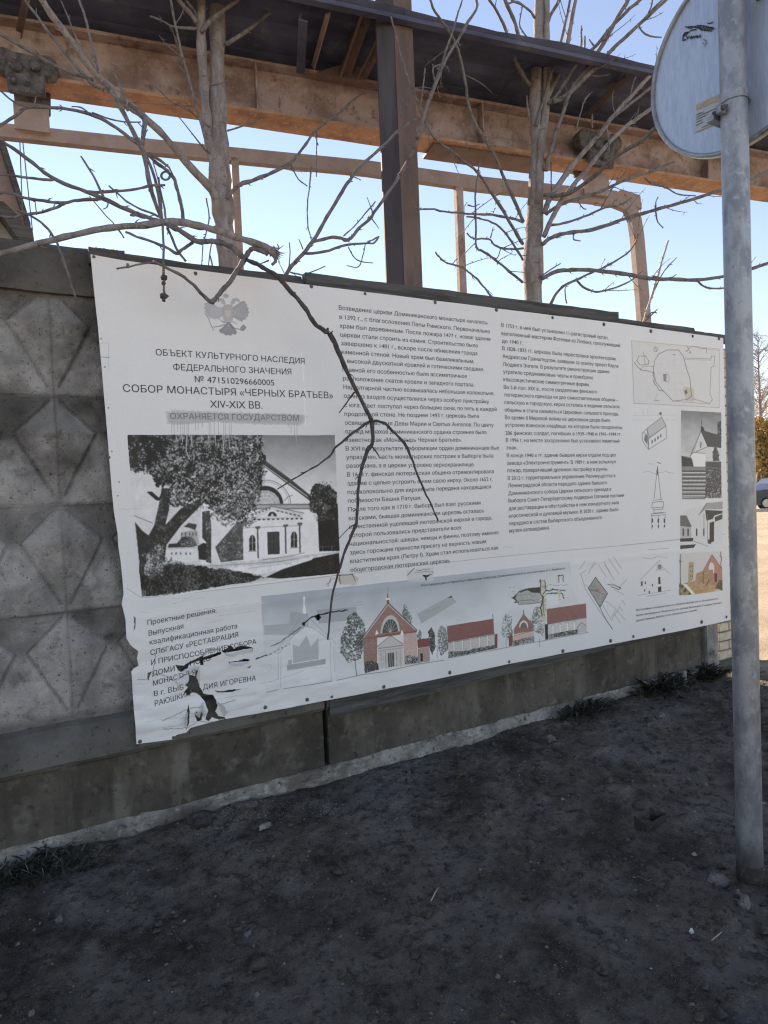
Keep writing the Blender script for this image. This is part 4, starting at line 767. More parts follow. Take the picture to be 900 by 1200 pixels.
poly(R2((356, 482), (440, 478), (435, 500), (356, 502)), 44); poly(R2((356, 525), (455, 518), (440, 540), (356, 548)), 38); line(R2((440, 498), (530, 530)), .7, 80); poly(R2((530, 490), (552, 485), (550, 515), (532, 516)), 54)
# watercolour of the ruin
poly(R2((352, 575), (616, 560), (620, 808), (346, 836)), (184, 182, 176)); poly(R2((498, 690), (555, 582), (605, 650), (618, 660), (618, 800), (500, 780)), (176, 108, 90), noise=.35, nscale=.7, seed=23); ellipse(730+552/5.294, 540+668/5.294, 17/5.294, 38/5.294, (196, 190, 182)); line(R2((498, 685), (555, 582), (612, 665)), .8, 74)
poly(R2((410, 630), (442, 625), (438, 740), (404, 755)), (164, 142, 96), noise=.3, nscale=.8); 
for x in (418, 430): 
    for y in (650, 680, 710): poly(R2((x, y), (x+5, y), (x+5, y+10), (x, y+10)), 80)
poly(R2((455, 700), (500, 682), (560, 675), (560, 775), (520, 780), (450, 745)), (166, 120, 84), noise=.5, nscale=.7, seed=24); poly(R2((380, 760), (450, 745), (560, 775), (610, 790), (560, 812), (440, 830)), (176, 132, 80), noise=.4, nscale=.5, seed=25); leaves(R2((350, 760), (375, 765), (440, 830), (350, 836)), (56, 60, 40), (150, 140, 90), .0, .6, 1, 26); poly(R2((370, 765), (395, 765), (450, 826), (432, 832)), (206, 200, 186)); poly(R2((568, 700), (585, 698), (586, 750), (570, 752)), (84, 52, 52)); leaves(R2((572, 790), (600, 740), (618, 740), (618, 806)), (66, 80, 44), (150, 140, 90), .1, .8, 1, 27)
for P in (((358, 580), (358, 760)), ((352, 620), (366, 625)), ((610, 565), (612, 650)), ((604, 590), (616, 600)), ((500, 690), (500, 760)), ((520, 775), (535, 740))): line(R2(*P), 1.1, (66, 54, 48), jit=.8)
# vertical weld seam of the sheet, faint
line([(372, 330), (378, 500)], .3, 178, .5); line([(588, 365), (598, 640)], .3, 176, .6)

# creases of the crumpled lower left part, their shade and highlight painted in
for k in range(46):
    x_ = RNG.uniform(155, 420); y_ = RNG.uniform(700, 845); l_ = RNG.uniform(8, 34); s_ = -.14+RNG.normal(0, .12)
    if x_ > 300 and RNG.random() < .5: continue
    line([(x_, y_), (x_+l_*.5, y_+l_*.5*s_+RNG.normal(0, 1)), (x_+l_, y_+l_*s_)], RNG.uniform(.4, .9), 132, .5, jit=1.4); line([(x_, y_+1), (x_+l_*.5, y_+1+l_*.5*s_), (x_+l_, y_+1+l_*s_)], .6, 214, .5, jit=1.4)
# --- tears: real openings in the sheet
T5 = Z(150, 690, 5.2941)
tears = [((295, 470), (340, 478), (420, 430), (475, 405), (460, 425), (500, 410), (575, 385), (578, 402), (500, 432), (465, 440), (468, 470), (445, 472), (440, 440), (380, 470), (365, 500), (330, 515), (310, 505)),
         ((575, 385), (620, 365), (610, 350), (640, 352), (655, 372), (700, 350), (770, 362), (772, 388), (755, 385), (760, 370), (700, 378), (660, 392), (600, 398)),
         ((300, 570), (330, 545), (370, 530), (420, 540), (420, 505), (440, 505), (440, 560), (445, 610), (470, 650), (530, 660), (545, 690), (555, 720), (540, 760), (560, 790), (600, 795), (605, 808), (560, 812), (520, 795), (500, 822), (480, 810), (495, 750), (470, 690), (430, 650), (400, 640), (370, 665), (350, 640), (375, 610), (330, 590)),
         ((375, 715), (380, 760), (378, 830), (362, 875), (358, 800), (365, 760)), ((410, 770), (425, 755), (440, 795), (462, 740), (468, 750), (455, 815), (430, 822)),
         ((620, 450), (680, 448), (720, 432), (760, 440), (740, 455), (680, 460), (630, 458)), ((735, 492), (765, 475), (755, 492)), ((120, 520), (150, 510), (130, 550), (132, 565), (120, 560)),
         ((35, 165), (45, 180), (45, 235), (30, 260), (38, 220)), ((535, 630), (570, 638), (640, 625), (700, 622), (640, 640), (560, 645))]
for i, P in enumerate(tears): poly(T5(*P), None, rag=.7, seed=i+3)
for P in (((150, 520), (240, 540), (300, 580)), ((60, 565), (120, 560)), ((215, 820), (320, 770), (380, 740), (460, 728)), ((220, 870), (360, 862), (440, 820), (560, 830)), ((555, 720), (620, 705), (660, 690)), ((175, 380), (160, 470), (150, 530))): line(T5(*P), .8, 60, .9, jit=1.2)
for P in (((800, 428), (880, 408), (1000, 340)), ): line(T5(*P), 1.0, 40, 1, dash=5, jit=1)
line(C6((0, 500), (50, 480)), 1.2, None, jit=.8); line(C6((68, 440), (110, 420), (170, 380), (215, 345)), 1.3, 44, jit=1); line(C6((222, 330), (270, 300), (300, 288), (360, 275), (435, 265)), 1.6, None, jit=1.2); poly(C6((280, 300), (300, 285), (312, 300), (300, 318)), None, rag=1); poly(C6((222, 325), (240, 320), (232, 342), (222, 340)), None)
for P in (((60, 612), (180, 575), (230, 555)), ((200, 545), (260, 530), (320, 505)), ((190, 495), (250, 470)), ((360, 375), (440, 345)), ((60, 560), (80, 540))): line(C6(*P), .7, (150, 154, 156), .8, jit=1)
for x, y in ((206, 870), ): poly([(x-1, 862), (x+2, 862), (x+1.6, y), (x-2, y)], None)

lum = IMG.mean(2, keepdims=True); IMG[:] = lum+(IMG-lum)*.72; del lum
IMG *= np.exp(.035*RNG.standard_normal(IMG.shape[:2]).astype(np.float32))[..., None]
IMG[:] = np.clip(IMG, 0, 1.2)*.80
def to_srgb(v): v = np.clip(v, 0, 1); return np.where(v <= .0031308, v*12.92, 1.055*v**(1/2.4)-.055)
im = bpy.data.images.new('banner_print', TW, TH, alpha=True)
im.alpha_mode = 'CHANNEL_PACKED'
im.pixels.foreach_set(np.concatenate([to_srgb(IMG), ALPHA[..., None]], -1).astype(np.float32).ravel()); im.update(); im.pack()
del UX, UY, IMG, ALPHA, TX, TZ
bm = bpy.data.materials.new('printed_vinyl'); bm.use_nodes = True; t = bm.node_tree; N = t.nodes; L = t.links
bs = N['Principled BSDF']; bs.inputs['Roughness'].default_value = .42; bs.inputs['Specular IOR Level'].default_value = .35
ti = N.new('ShaderNodeTexImage'); ti.image = im; ti.interpolation = 'Linear'; L.new(ti.outputs[0], bs.inputs['Base Color'])
tr = N.new('ShaderNodeBsdfTransparent'); ms = N.new('ShaderNodeMixShader'); L.new(ti.outputs[1], ms.inputs[0]); L.new(tr.outputs[0], ms.inputs[1]); L.new(bs.outputs[0], ms.inputs[2])
L.new(ms.outputs[0], N['Material Output'].inputs[0])
ink = bpy.data.materials.new('printing_ink'); ink.use_nodes = True; ink.node_tree.nodes['Principled BSDF'].inputs['Base Color'].default_value = (.018, .018, .02, 1); ink.node_tree.nodes['Principled BSDF'].inputs['Roughness'].default_value = .5
ink2 = bpy.data.materials.new('faded_ink'); ink2.use_nodes = True; ink2.node_tree.nodes['Principled BSDF'].inputs['Base Color'].default_value = (.20, .20, .205, 1); ink2.node_tree.nodes['Principled BSDF'].inputs['Roughness'].default_value = .6

def swell(x, z):                                    # how far the sheet stands off its plane (towards the street)
    x = np.asarray(x, float); z = np.asarray(z, float)
    d = .007*fbm(x, z, .9, 3, 71)+.0025*fbm(x, z*1.4, 3.3, 3, 72)
    low = np.clip((1.25-z)/.7, 0, 1)*np.clip((2.1-x)/1.2, 0, 1)
    d = d+.014*np.exp(-((z-.93)/.22)**2)*np.exp(-((x-.33)/.10)**2)*(1+.6*fbm(x*2, z, 9, 2, 79))+low*(.016*fbm(x*.8, z*2.2, 3.2, 3, 73)+.012*np.abs(fbm(x*.6+z*.5, z*2.5, 6, 3, 74))+.005*fbm(x*.6, z*1.6, 16, 3, 76))
    d = d+.003*np.exp(-((z-(1.055))/.02)**2)                     # welded seam
    for k, xx in enumerate(EYES_X): d = d-.004*np.exp(-((x-xx)/.10)**2-((z-ZBOT)/.16)**2)-.003*np.exp(-((x-xx)/.09)**2-((z-ZTOP)/.12)**2)
    return d
EYES_X = []; ZBOT, ZTOP = .42, 2.75
top = [(106, 298), (145, 305), (220, 315), (300, 325), (350, 332), (430, 342), (510, 352), (600, 363.5), (725, 378.5), (790, 388), (848, 396)]
line_marks = 0
bot = [(160, 872), (180, 869.5), (203, 866), (207, 861), (219, 858), (222, 853), (260, 843), (310, 835), (375, 822.5), (450, 808), (520, 794), (600, 777.5), (680, 762), (757, 747.5), (810, 737), (856, 727)]
lft = [(106, 298), (110, 340), (114.5, 380), (119, 430), (125, 500), (131, 575), (133.5, 600), (138, 627), (138.5, 640), (141, 655), (143.5, 680), (144.6, 696), (142.2, 707), (146.5, 724), (147.6, 747), (153, 756), (161.5, 761), (160, 770), (162, 779), (153.5, 784), (154.5, 800), (156, 822), (160, 872)]
rgt = [(848, 396), (850, 480), (852, 560), (854.5, 650), (856.5, 727)]
def curve(pts, s, key):
    Q = np.array([bp(*p) for p in pts]); return np.interp(s, Q[:, key], Q[:, 1-key])
topQ = np.array([bp(*p) for p in top]); botQ = np.array([bp(*p) for p in bot]); lq = np.array([bp(*p) for p in lft])[::-1]; rq = np.array([bp(*p) for p in rgt])[::-1]
eye_bot = [(164, 869), (203, 864), (311, 829), (360, 820), (389, 816.5), (450, 805), (527, 788), (597, 775.5), (660, 763), (716, 751), (743, 746), (779, 738), (823, 729), (852, 723)]
eye_top = [(110, 301), (229, 320.5), (365, 335.5), (428, 344), (510, 354), (582, 363), (648, 372), (708, 380), (763, 388), (812, 394), (843, 396.5)]
EYES_X = [bp(*p)[0] for p in eye_bot]
def sheet_pt(x, z, off=0.0): return (x, BY-off-float(swell(x, z)), z)
banner = tag(empty('banner', (2.6, BY, 0)), 'large white torn banner of Russian text, church photograph and drawings screwed to the fence', 'banner')
def sheet(name, xs_of, nu, nv, off, mat):
    u = np.linspace(0, 1, nu+1); v = np.linspace(0, 1, nv+1); Uu, Vv = np.meshgrid(u, v, indexing='ij')
    X, Zz = xs_of(Uu, Vv); Yy = BY-off-swell(X, Zz)
    V = np.stack([X, Yy, Zz], -1).reshape(-1, 3); id_ = np.arange(len(V)).reshape(X.shape)
    Fq = np.stack([id_[:-1, :-1], id_[1:, :-1], id_[1:, 1:], id_[:-1, 1:]], -1).reshape(-1, 4)
    me = bpy.data.meshes.new(name); me.from_pydata(V.tolist(), [], Fq.tolist()); me.polygons.foreach_set('use_smooth', np.ones(len(Fq), bool))
    uv = me.uv_layers.new(name='print'); vi = Fq.ravel()
    uv.data.foreach_set('uv', np.stack([(V[vi, 0]-BX0)/(BX1-BX0), (V[vi, 2]-BZ0)/(BZ1-BZ0)], -1).ravel())
    return link(name, me, banner, mat)
def full(U_, V_):
    zL = lq[0, 1]+(lq[-1, 1]-lq[0, 1])*V_; xl = np.interp(zL, lq[:, 1], lq[:, 0]); zR = rq[0, 1]+(rq[-1, 1]-rq[0, 1])*V_; xr = np.interp(zR, rq[:, 1], rq[:, 0])
    X = xl+(xr-xl)*U_; zt = np.interp(X, topQ[:, 0], topQ[:, 1]); zb = np.interp(X, botQ[:, 0], botQ[:, 1]); return X, zb+(zt-zb)*V_
sheet('vinyl_sheet', full, 420, 200, 0, bm)
def quad(P):
    Q = np.array([bp(*p) for p in P])      # tl tr br bl
    def fn(U_, V_):
        a = lambda i: (Q[3, i]*(1-U_)+Q[2, i]*U_)*(1-V_)+(Q[0, i]*(1-U_)+Q[1, i]*U_)*V_
        return a(0), a(1)
    return fn
for nm, P in (('printed_photograph', [(150, 510), (392, 510.6), (398, 671.5), (167, 698)]), ('printed_elevation', [(307, 700), (667, 659), (690, 742), (312, 811)]),
              ('printed_map', [(740.6, 399.6), (843, 409), (843, 477.4), (744, 472.4)]), ('printed_photograph', [(798.3, 481.3), (845.4, 483.6), (845.4, 582), (799.6, 581)]),
              ('printed_photograph', [(797.4, 603), (847, 588.2), (847, 638), (797.3, 643)]), ('printed_watercolour', [(796.8, 648.6), (846.2, 646), (846.8, 692.6), (795.6, 697.5)])):
    sheet(nm, quad(P), 60, 44, .0006, bm)

# ---- lettering: real letter shapes laid on the sheet
_tc = bpy.data.curves.new('txt', 'FONT'); _tc.resolution_u = 3; _to = bpy.data.objects.new('txt', _tc); COL.objects.link(_to)
_tc.fill_mode = 'NONE'
from mathutils.geometry import delaunay_2d_cdt
def outline(s):
    _tc.body = s; bpy.context.view_layer.update()
    me = _to.evaluated_get(bpy.context.evaluated_depsgraph_get()).to_mesh()
    if me is None: return np.zeros((0, 2)), []
    v = np.empty(len(me.vertices)*3); me.vertices.foreach_get('co', v); e = [tuple(q.vertices) for q in me.edges]; _to.to_mesh_clear(); return v.reshape(-1, 3)[:, :2].copy(), e
HSPAN = lambda s: (lambda v: v[:, 0].max()-v[:, 0].min())(outline(s)[0])
_HH = HSPAN('НН'); _glyph = {}
def glyph(ch):
    if ch in _glyph: return _glyph[ch]
    adv = HSPAN('Н'+ch+'Н')-_HH; v, e = outline(ch); tri = []
    if len(v):
        r = delaunay_2d_cdt([Vector(p) for p in v], e, [], 0, 1e-5); V2 = np.array([tuple(p) for p in r[0]]); cand = np.array([f for f in r[2] if len(f) == 3])
        cen_ = V2[cand].mean(1); wn = np.zeros(len(cen_))
        for a, b in e:
            x0, y0 = v[a]; x1, y1 = v[b]
            if y0 == y1: continue
            cr = ((y0 > cen_[:, 1]) != (y1 > cen_[:, 1])) & (cen_[:, 0] < (x1-x0)*(cen_[:, 1]-y0)/(y1-y0)+x0); wn += cr*(1 if y1 > y0 else -1)
        tri = cand[np.abs(wn) > .5]; v = V2
    _glyph[ch] = (v, tri, adv); return _glyph[ch]
def glyphs(s):
    V = []; F = []; x = 0.0; n = 0
    for ch in s:
        v, f, adv = glyph(ch)
        if len(v): V.append(v+[x, 0]); F += [tuple(i+n for i in q) for q in f]; n += len(v)
        x += adv
    return np.vstack(V), F
CAPH = glyphs('Н')[0][:, 1].max()
def letter_block(name, rows, cap_px, mat, parent=None, off=.0013, squeeze=1.0):
    words = name in ('heading', 'title', 'faded_line', 'project_note')
    for s, L_, R_ in rows:
        V = []; F = []; n = 0
        v, f = glyphs(s); x0, z0 = bp(*L_); x1, z1 = bp(*R_)
        mpp = depth((x0, BY, z0))/FOC; h = cap_px*mpp/CAPH
        w_ = v[:, 0].max()-v[:, 0].min(); t_ = (v[:, 0]-v[:, 0].min())/w_
        X = x0+(x1-x0)*t_; Zz = z0+(z1-z0)*t_+v[:, 1]*h
        Y_ = BY-off-swell(X, Zz)
        P3 = np.stack([X, Y_, Zz], -1); f = np.array(f); fc = v[f].mean(1)[:, 0]
        cuts = [-1e9]
        if words:
            xa = 0.0
            for ch in s:
                adv = glyph(ch)[2]
                if ch == ' ': cuts.append(xa+adv/2)
                xa += adv
        cuts.append(1e9)
        for a_, b_ in zip(cuts[:-1], cuts[1:]):
            ff = f[(fc >= a_) & (fc < b_)]
            if not len(ff): continue
            u_, inv = np.unique(ff, return_inverse=True); nm = 'printed_word' if words else 'text_line'
            me = bpy.data.meshes.new(nm); me.from_pydata(P3[u_].tolist(), [], inv.reshape(-1, 3).tolist()); link(nm, me, parent or banner, mat)
def rows(ox, oy, s, *R): return [(t_, (ox+a/s, oy+b/s), (ox+c/s, oy+d/s)) for t_, a, b, c, d in R]
letter_block('heading', [('ОБЪЕКТ КУЛЬТУРНОГО НАСЛЕДИЯ', (182.6, 416.3), (357.1, 426.3)), ('ФЕДЕРАЛЬНОГО ЗНАЧЕНИЯ', (203.2, 433.5), (341.5, 439)), ('№ 471510296660005', (228.5, 447.8), (321.5, 451.8))], 7.5, ink)
letter_block('title', [('СОБОР МОНАСТЫРЯ «ЧЕРНЫХ БРАТЬЕВ»', (144.3, 459), (390.2, 467)), ('XIV-XIX ВВ.', (246.3, 477.6), (307.6, 479))], 8.9, ink)
letter_block('faded_line', [('ОХРАНЯЕТСЯ ГОСУДАРСТВОМ', (199.5, 491), (350.2, 493))], 7.3, ink2)
letter_block('paragraph', rows(380, 340, 4.0909,
 ('Возведение церкви Доминиканского монастыря началось', 70, 93, 783, 165), ('в 1392 г., с благословения Папы Римского. Первоначально', 73, 137, 795, 207), ('храм был деревянным. После пожара 1477 г. новое здание', 75, 180, 798, 243),
 ('церкви стали строить из камня. Строительство было', 78, 222, 737, 275), ('завершено к 1481 г., вскоре после обнесения города', 82, 263, 735, 312), ('каменной стеной. Новый храм был базиликальным,', 84, 305, 720, 350),
 ('с высокой двускатной кровлей и готическими сводами.', 86, 347, 768, 388), ('Главной его особенностью было ассиметричное', 88, 390, 686, 421), ('расположение скатов кровли и западного портала.', 90, 432, 722, 462),
 ('Над алтарной частью возвышалась небольшая колокольня,', 92, 474, 817, 503), ('один из входов осуществлялся через особую пристройку', 94, 516, 792, 543), ('с юга. Свет поступал через большие окна, по пять в каждой', 96, 560, 828, 580),
 ('продольной стене. Не позднее 1493 г. церковь была', 97, 603, 742, 612), ('освящена во имя Девы Марии и Святых Ангелов. По цвету', 99, 645, 813, 655), ('одежд монахов доминиканского ордена строение было', 101, 687, 778, 690),
 ('известно как «Монастырь Черных Братьев».', 102, 728, 658, 726))+rows(380, 500, 4.0909,
 ('В XVI в. в результате Реформации орден доминиканцев был', 104, 115, 838, 110), ('упразднен, часть монастырских построек в Выборге была', 106, 156, 810, 148), ('разобрана, а в церкви устроено зернохранилище.', 107, 197, 720, 190),
 ('В 1643 г. финская лютеранская община отремонтировала', 109, 240, 812, 223), ('здание с целью устроить в нем свою кирху. Около 1652 г.', 111, 282, 806, 260), ('под колокольню для кирхи была передана находящаяся', 112, 324, 798, 296),
 ('поблизости Башня Ратуши.', 113, 365, 464, 350), ('После того как в 1710 г. Выборг был взят русскими', 115, 407, 747, 373), ('войсками, бывшая доминиканская церковь осталась', 117, 449, 763, 411),
 ('единственной уцелевшей лютеранской кирхой в городе,', 118, 490, 803, 445), ('которой пользовались представители всех', 119, 531, 656, 492), ('национальностей: шведы, немцы и финны, поэтому именно', 120, 572, 835, 515),
 ('здесь горожане принесли присягу на верность новым', 121, 613, 775, 558), ('властителям края (Петру I). Храм стал использоваться как', 122, 655, 834, 588), ('общегородская лютеранская церковь.', 124, 697, 605, 650)), 5.1, ink)
letter_block('paragraph', rows(580, 360, 5.2941,
 ('В 1753 г. в ней был установлен 11-регистровый орган,', 42, 122, 703, 200), ('выполненный мастером Фогелем из Любека, прослуживший', 43, 172, 777, 248), ('до 1940 г.', 45, 220, 175, 232), ('В 1828–1833 гг. церковь была перестроена архитектором', 48, 266, 750, 330),
 ('Андреасом Гранштедтом, взявшим за основу проект Карла', 50, 314, 768, 375), ('Людвига Энгеля. В результате реконструкции здание', 52, 364, 713, 410), ('утратило средневековые черты и приобрело', 54, 410, 612, 448), ('классицистические симметричные формы.', 56, 458, 590, 490),
 ('Во 2-й пол. XIX в., после разделения финского', 58, 506, 637, 535), ('лютеранского прихода на две самостоятельные общины –', 60, 553, 768, 585), ('сельскую и городскую, кирха осталась в ведении сельской', 62, 600, 776, 627), ('общины и стала называться Церковью сельского прихода.', 64, 647, 770, 672),
 ('Во время II Мировой войны на церковном дворе было', 66, 694, 718, 712))+rows(580, 490, 5.2941,
 ('устроено воинское кладбище, на котором были похоронены', 66, 52, 790, 68), ('206 финских солдат, погибших в 1939–1940 и 1941–1944 гг.', 68, 103, 785, 110), ('В 1996 г. на месте захоронения был установлен памятный', 70, 148, 773, 152), ('знак.', 72, 194, 140, 194),
 ('В конце 1940-х гг. здание бывшей кирхи отдали под цех', 74, 243, 752, 238), ('завода «Электроинструмент». В 1989 г. в нем вспыхнул', 75, 290, 750, 280), ('пожар, превративший древнюю постройку в руины.', 77, 336, 702, 325), ('В 2012 г. территориальное управление Росимущества в', 79, 384, 748, 366),
 ('Ленинградской области передало здание бывшего', 81, 430, 697, 410), ('Доминиканского собора Церкви сельского прихода в', 82, 478, 722, 450), ('Выборге Санкт-Петербургскому подворью Оптиной пустыни', 83, 524, 802, 488), ('для реставрации и обустройства в нем концертного зала', 84, 572, 770, 533),
 ('классической и духовной музыки. В 2020 г. здание было', 85, 618, 766, 576), ('передано в состав Выборгского объединенного', 87, 665, 665, 626), ('музея-заповедника.', 88, 711, 340, 690)), 4.6, ink)
letter_block('project_note', rows(150, 690, 5.2941, ('Проектные решения:', 120, 225, 548, 148), ('Выпускная', 127, 290, 343, 245), ('квалификационная работа', 133, 345, 678, 245), ('СПбГАСУ «РЕСТАВРАЦИЯ', 138, 410, 683, 298), ('И ПРИСПОСОБЛЕНИЕ СОБОРА', 143, 472, 795, 340),
 ('ДОМИ', 150, 540, 290, 508), ('НСКО', 385, 478, 510, 440), ('МОНАСТЫРЯ', 156, 603, 418, 530), ('В г. ВЫБ', 162, 667, 345, 625), ('ДИЯ ИГОРЕВНА', 465, 625, 795, 568), ('РАЮШКИН', 167, 727, 385, 665)), 6.3, ink)
letter_block('caption', rows(730, 540, 5.2941, ('Фотографии и изображения из собрания Выборгского объединенного', 82, 932, 592, 860), ('музея-заповедника, Национального архива Финляндии, Государственного', 83, 965, 615, 885), ('архива Швеции, Выборгского объединенного архива.', 85, 998, 465, 930)), 2.3, ink)
letter_block('strip_heading', rows(480, 640, 3.3333, ('Реставрация и приспособление собора Доминиканского монастыря в г. Выборге', 43, 158, 607, 90)), 2.6, ink, off=.0018)
COL.objects.unlink(_to); bpy.data.objects.remove(_to)
# curled flaps of torn vinyl round the openings
flm = flat_vinyl = bpy.data.materials.new('vinyl_edge'); flm.use_nodes = True; flm.node_tree.nodes['Principled BSDF'].inputs['Base Color'].default_value = (.62, .62, .62, 1); flm.node_tree.nodes['Principled BSDF'].inputs['Roughness'].default_value = .5
for (ax, ay), (bx_, by_), (lx, ly) in (((300, 566), (372, 528), (20, 60)), ((350, 500), (420, 470), (-6, 30)), ((442, 475), (448, 590), (-36, 4)), ((470, 400), (560, 380), (6, -34)), ((600, 395), (690, 382), (6, 32)), ((470, 700), (480, 790), (-34, 6)), ((545, 700), (590, 790), (40, -12)), ((700, 378), (765, 368), (4, 26)), ((370, 760), (366, 860), (-26, 4)), ((408, 770), (440, 800), (10, -30)), ((630, 455), (740, 448), (4, 24))):
    A, B = (Z(150, 690, 5.2941)(p)[0] for p in ((ax, ay), (bx_, by_))); V = []; nu, nv = 7, 6
    for i in range(nu+1):
        t_ = i/nu; px_, py_ = A[0]+(B[0]-A[0])*t_+RNG.normal(0, .25), A[1]+(B[1]-A[1])*t_; L_ = (.35+.65*math.sin(math.pi*t_))*RNG.uniform(.75, 1.15)
        for j in range(nv+1):
            s_ = j/nv; x, z = bp(px_+lx/5.2941*L_*s_*(1-.25*s_), py_+ly/5.2941*L_*s_*(1-.25*s_)); V.append((x, BY-.0015-float(swell(x, z))-.022*L_*s_**1.5, z))
    me = bpy.data.meshes.new('torn_flap'); me.from_pydata(V, [], [(i*(nv+1)+j, (i+1)*(nv+1)+j, (i+1)*(nv+1)+j+1, i*(nv+1)+j+1) for i in range(nu) for j in range(nv)]); me.polygons.foreach_set('use_smooth', [True]*(nu*nv)); link('torn_flap', me, banner, flm)
# screws with washers through the eyelets
first = None
for i, (px, py) in enumerate(eye_top+eye_bot+[(112, 418), (114, 429), (127.5, 536)]):
    x, z = bp(px, py); y = BY-.0008-float(swell(x, z)); r_ = 2.3*depth((x, y, z))/FOC*(1 if i % 3 else .8)
    if first is None:
        mb = MB(); seg = 14
        ring = lambda rr, yy: [(rr*math.cos(2*math.pi*k/seg), yy, rr*math.sin(2*math.pi*k/seg)) for k in range(seg)]
        mb.rings([ring(1, 0), ring(1, -.12), ring(.55, -.2), ring(.52, -.55), ring(.3, -.62)], False)
        first = mb.build('screw', M['bolt'], banner); o = first
    else:
        o = first.copy(); COL.objects.link(o)
    o.matrix_parent_inverse = Matrix(); o.location = (x-2.6, y-BY, z); o.scale = (r_, r_*.8, r_); o.rotation_euler = (RNG.normal(0, .1), RNG.random()*3, RNG.normal(0, .12))
# ------------------------------------------------------------------ boards the banner is fixed to
def board(px0, py0, px1, py1, thick_px0, thick_px1, y0, y1, label):
    """board whose top edge runs between two survey points, front face at y1"""
    A = at(px0, py0, y1); B = at(px1, py1, y1); n = 26; R_ = []
    hA = thick_px0*depth(A)/FOC; hB = thick_px1*depth(B)/FOC
    for i in range(n+1):
        t_ = i/n; P = A+(B-A)*t_; h = hA+(hB-hA)*t_; e = RNG.normal(0, .0012, 4)
        R_.append([(P[0], y1, P[2]+e[0]), (P[0], y0, P[2]+e[1]), (P[0], y0, P[2]-h+e[2]), (P[0], y1+e[3]*.3, P[2]-h+e[2])])
    mb = MB(); mb.rings(R_, False); return tag(mb.build('board', M['board']), label, 'board', 'boards framing the banner')
board(103.5, 289, 146, 294, 18, 18, -.052, -.100, 'short grey board end above the top left corner of the banner')
board(146.3, 299, 355, 330, 10, 12, -.055, -.098, 'thin dark board along the top of the left half of the banner')
board(358, 319, 725, 366, 20, 22, -.052, -.103, 'long thick grey board above the middle of the banner')
board(725.6, 376.5, 866, 394.5, 9, 9, -.055, -.098, 'thin dark board above the map at the right end of the banner')
board(386, 812, 720, 741, 30, 18, -.092, -.106, 'dark board under the lower edge of the middle of the banner')
# ------------------------------------------------------------------ crane runway behind the fence
BETA = math.radians(9.4)
gu = np.array([math.cos(BETA), -math.sin(BETA), 0]); gv = np.array([math.sin(BETA), math.cos(BETA), 0]); gzv = np.array([0, 0, 1.])
def gp(px, py, Zc):                       # plane parallel to the runway that is Zc deep on the optical axis
    p0 = CP+CF*Zc; return at_pl(px, py, p0, gv)
def gline(px0, py0, px1, py1, Zc): return gp(px0, py0, Zc), gp(px1, py1, Zc)
rw = tag(empty('crane_runway', (2.5, 1.5, 0)), 'rusty steel crane runway on a brown column with dark sheet canopy behind the fence', 'crane runway')
A = gp(430, 147, 5.0); hb = A[2]
zb = A[2]; O = CP+CF*5.0; O[2] = 0
def G(t_, d, z): return O+gu*t_+gv*d+gzv*z
def tof(px, py, d=0):                     # runway coordinate under a survey pixel
    P = at_pl(px, py, O+gv*d, gv); return (P-O)@gu, P[2]
t0, _ = tof(-160, 60); t1, _ = tof(1100, 240)
def gbox(t0_, t1_, d0, d1, z0, z1, mat, name, bevel=0, parent=None):
    mb = MB(); mb.prism([G(t0_, d0, z0), G(t0_, d1, z0), G(t0_, d1, z1), G(t0_, d0, z1)], gu*(t1_-t0_)); return mb.build(name, M[mat], parent or rw, bevel)
zt = tof(430, 96)[1]
def slab(name, mat, ta, tb, d0, d1, zz0, zz1, step=.25, amp=.004, seed=0):
    n = max(2, int((tb-ta)/step)); R_ = []
    for i in range(n+1):
        t_ = ta+(tb-ta)*i/n; e = [amp*float(fbm(np.array([t_*2+k]), np.array([seed+k*2.]), 2, 2, seed)[0]) for k in range(4)]
        R_.append([G(t_, d0, zz0+e[0]), G(t_, d1, zz0+e[1]), G(t_, d1, zz1+e[2]), G(t_, d0, zz1+e[3])])
    mb = MB(); mb.rings(R_, False); return mb.build(name, M[mat], rw)
slab('beam_flange', 'orange_rust', t0, t1, -.0, .22, zb-.022, zb, seed=1)
slab('beam_web', 'rust', t0, t1, .085, .11, zb+.0005, zt, seed=2)
slab('beam_flange', 'rust', t0, t1, .0, .22, zt, zt+.02, seed=3)
ta, _ = tof(511, 175); tb, _ = tof(645, 190); slab('cover_plate', 'column', ta, tb, .05, .27, zb-.045, zb-.023, seed=4)
for px in (300, 560, 820): tt, _ = tof(px, 130, .085); gbox(tt-.005, tt+.005, .0, .084, zb+.001, zt-.001, 'rust', 'web_stiffener')
